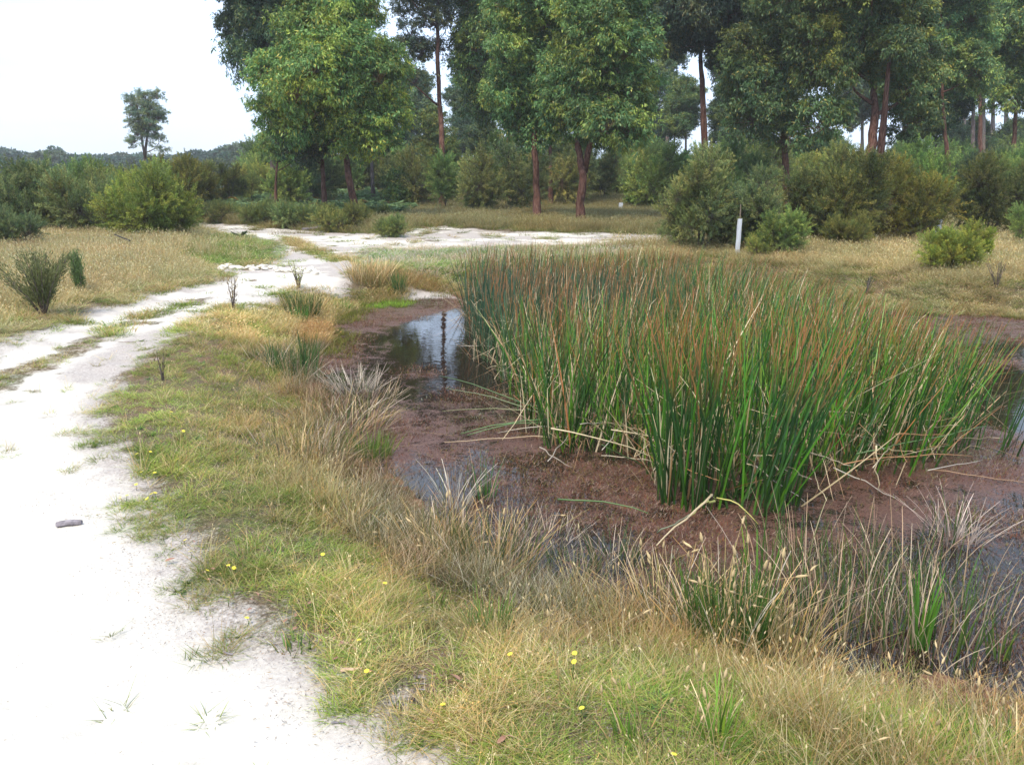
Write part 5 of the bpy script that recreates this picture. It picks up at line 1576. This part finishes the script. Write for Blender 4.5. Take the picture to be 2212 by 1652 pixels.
# white rubble along the track corner
def stone_mesh():
    import bmesh
    bm = bmesh.new()
    bmesh.ops.create_icosphere(bm, subdivisions=2, radius=1)
    for v in bm.verts:
        v.co *= 1 + rnd.uniform(-0.25, 0.2)
        v.co.z *= 0.6
    me = bpy.data.meshes.new('stone'); bm.to_mesh(me); bm.free(); me.materials.append(M_STONE)
    return me
STN = [stone_mesh() for _ in range(4)]
for i in range(34):
    u = 478 + i * 6.2 + rnd.uniform(-4, 4); v = 578 + rnd.uniform(-5, 6) + i * 0.3
    p = gp(u, v)
    o = mk_obj('white_stone', rnd.choice(STN)); o.location = p + Vector((0, 0, 0.02))
    s = rnd.uniform(0.03, 0.075); o.scale = (s * 1.4, s, s); o.rotation_euler = (rnd.uniform(-.3, .3), rnd.uniform(-.3, .3), rnd.uniform(0, 6))
    tag(o, 'chunk of white rubble in the line along the track corner', 'stone', 'white rubble along the track corner')

# small shrubs and saplings near the track
def wispy(label, u, v, vtop, spread, color, n=7, bare=False, name='young_shrub'):
    b = gp(u, v)
    t = thing(name, label, 'shrub', b)
    h = atY(u, vtop, b.y).z - b.z
    for i in range(n):
        a = rnd.uniform(0, 6.28); s = spread * rnd.uniform(0.2, 1)
        tip = Vector((math.cos(a) * s, math.sin(a) * s * 0.6, h * rnd.uniform(0.65, 1.0)))
        mk_obj('stem', tube_mesh('stem', [(0, 0, -0.03), (tip.x * 0.35, tip.y * 0.35, tip.z * 0.4), tuple(tip)], [0.008, 0.006, 0.002], M_BARKG, 5), t)
        m = 26 if bare else 240
        f = U(0.25, 1.0, m)[:, None]
        pos = np.array(tip) * f * np.array([1, 1, 1.0]) * np.concatenate([f ** 0.5, f ** 0.5, np.ones_like(f)], 1) + rng.normal(size=(m, 3)) * 0.028 * (h / 0.6)
        d = np.array(tip)[None] / tip.length + rng.normal(size=(m, 3)) * 0.35
        c = np.tile(np.array(color), (m, 1)) * (1 + rng.normal(size=(m, 1)) * 0.2)
        g = Geo(); g.add(*leaves(pos, d, U(0.03, 0.07, m) * (h / 0.6) ** 0.5, U(0.006, 0.012, m), np.clip(c, 0.01, 1)))
        o = mk_obj('foliage', g.mesh('foliage', M_FINE), t)
    return t
wispy('wiry olive shrub with two tops beside the track at far left, main stem group', 95, 682, 545, 0.50, (0.16, 0.18, 0.075), 20)
wispy('green right-hand top of the wiry shrub pair by the track', 176, 640, 545, 0.15, (0.13, 0.20, 0.07), 8)
wispy('thin brown-tipped sapling on the inner track edge', 505, 672, 573, 0.10, (0.24, 0.18, 0.08), 4, True, 'sapling')
wispy('young yellow-green sapling above the rush clump', 645, 622, 565, 0.13, (0.26, 0.28, 0.08), 7, True, 'sapling')
wispy('short dark stem plant on the verge above the near grass', 352, 822, 752, 0.04, (0.16, 0.14, 0.06), 2, True, 'sapling')
wispy('bushy dark weed in the track median at the far bend', 520, 512, 500, 0.3, (0.10, 0.14, 0.07), 8)
wispy('thin bare-stemmed sapling in the pale grass at right', 2150, 640, 560, 0.25, (0.16, 0.15, 0.08), 6, True, 'sapling')
wispy('dark twiggy seedling just behind the right half of the reeds', 1870, 640, 590, 0.12, (0.10, 0.11, 0.06), 5, True, 'sapling')
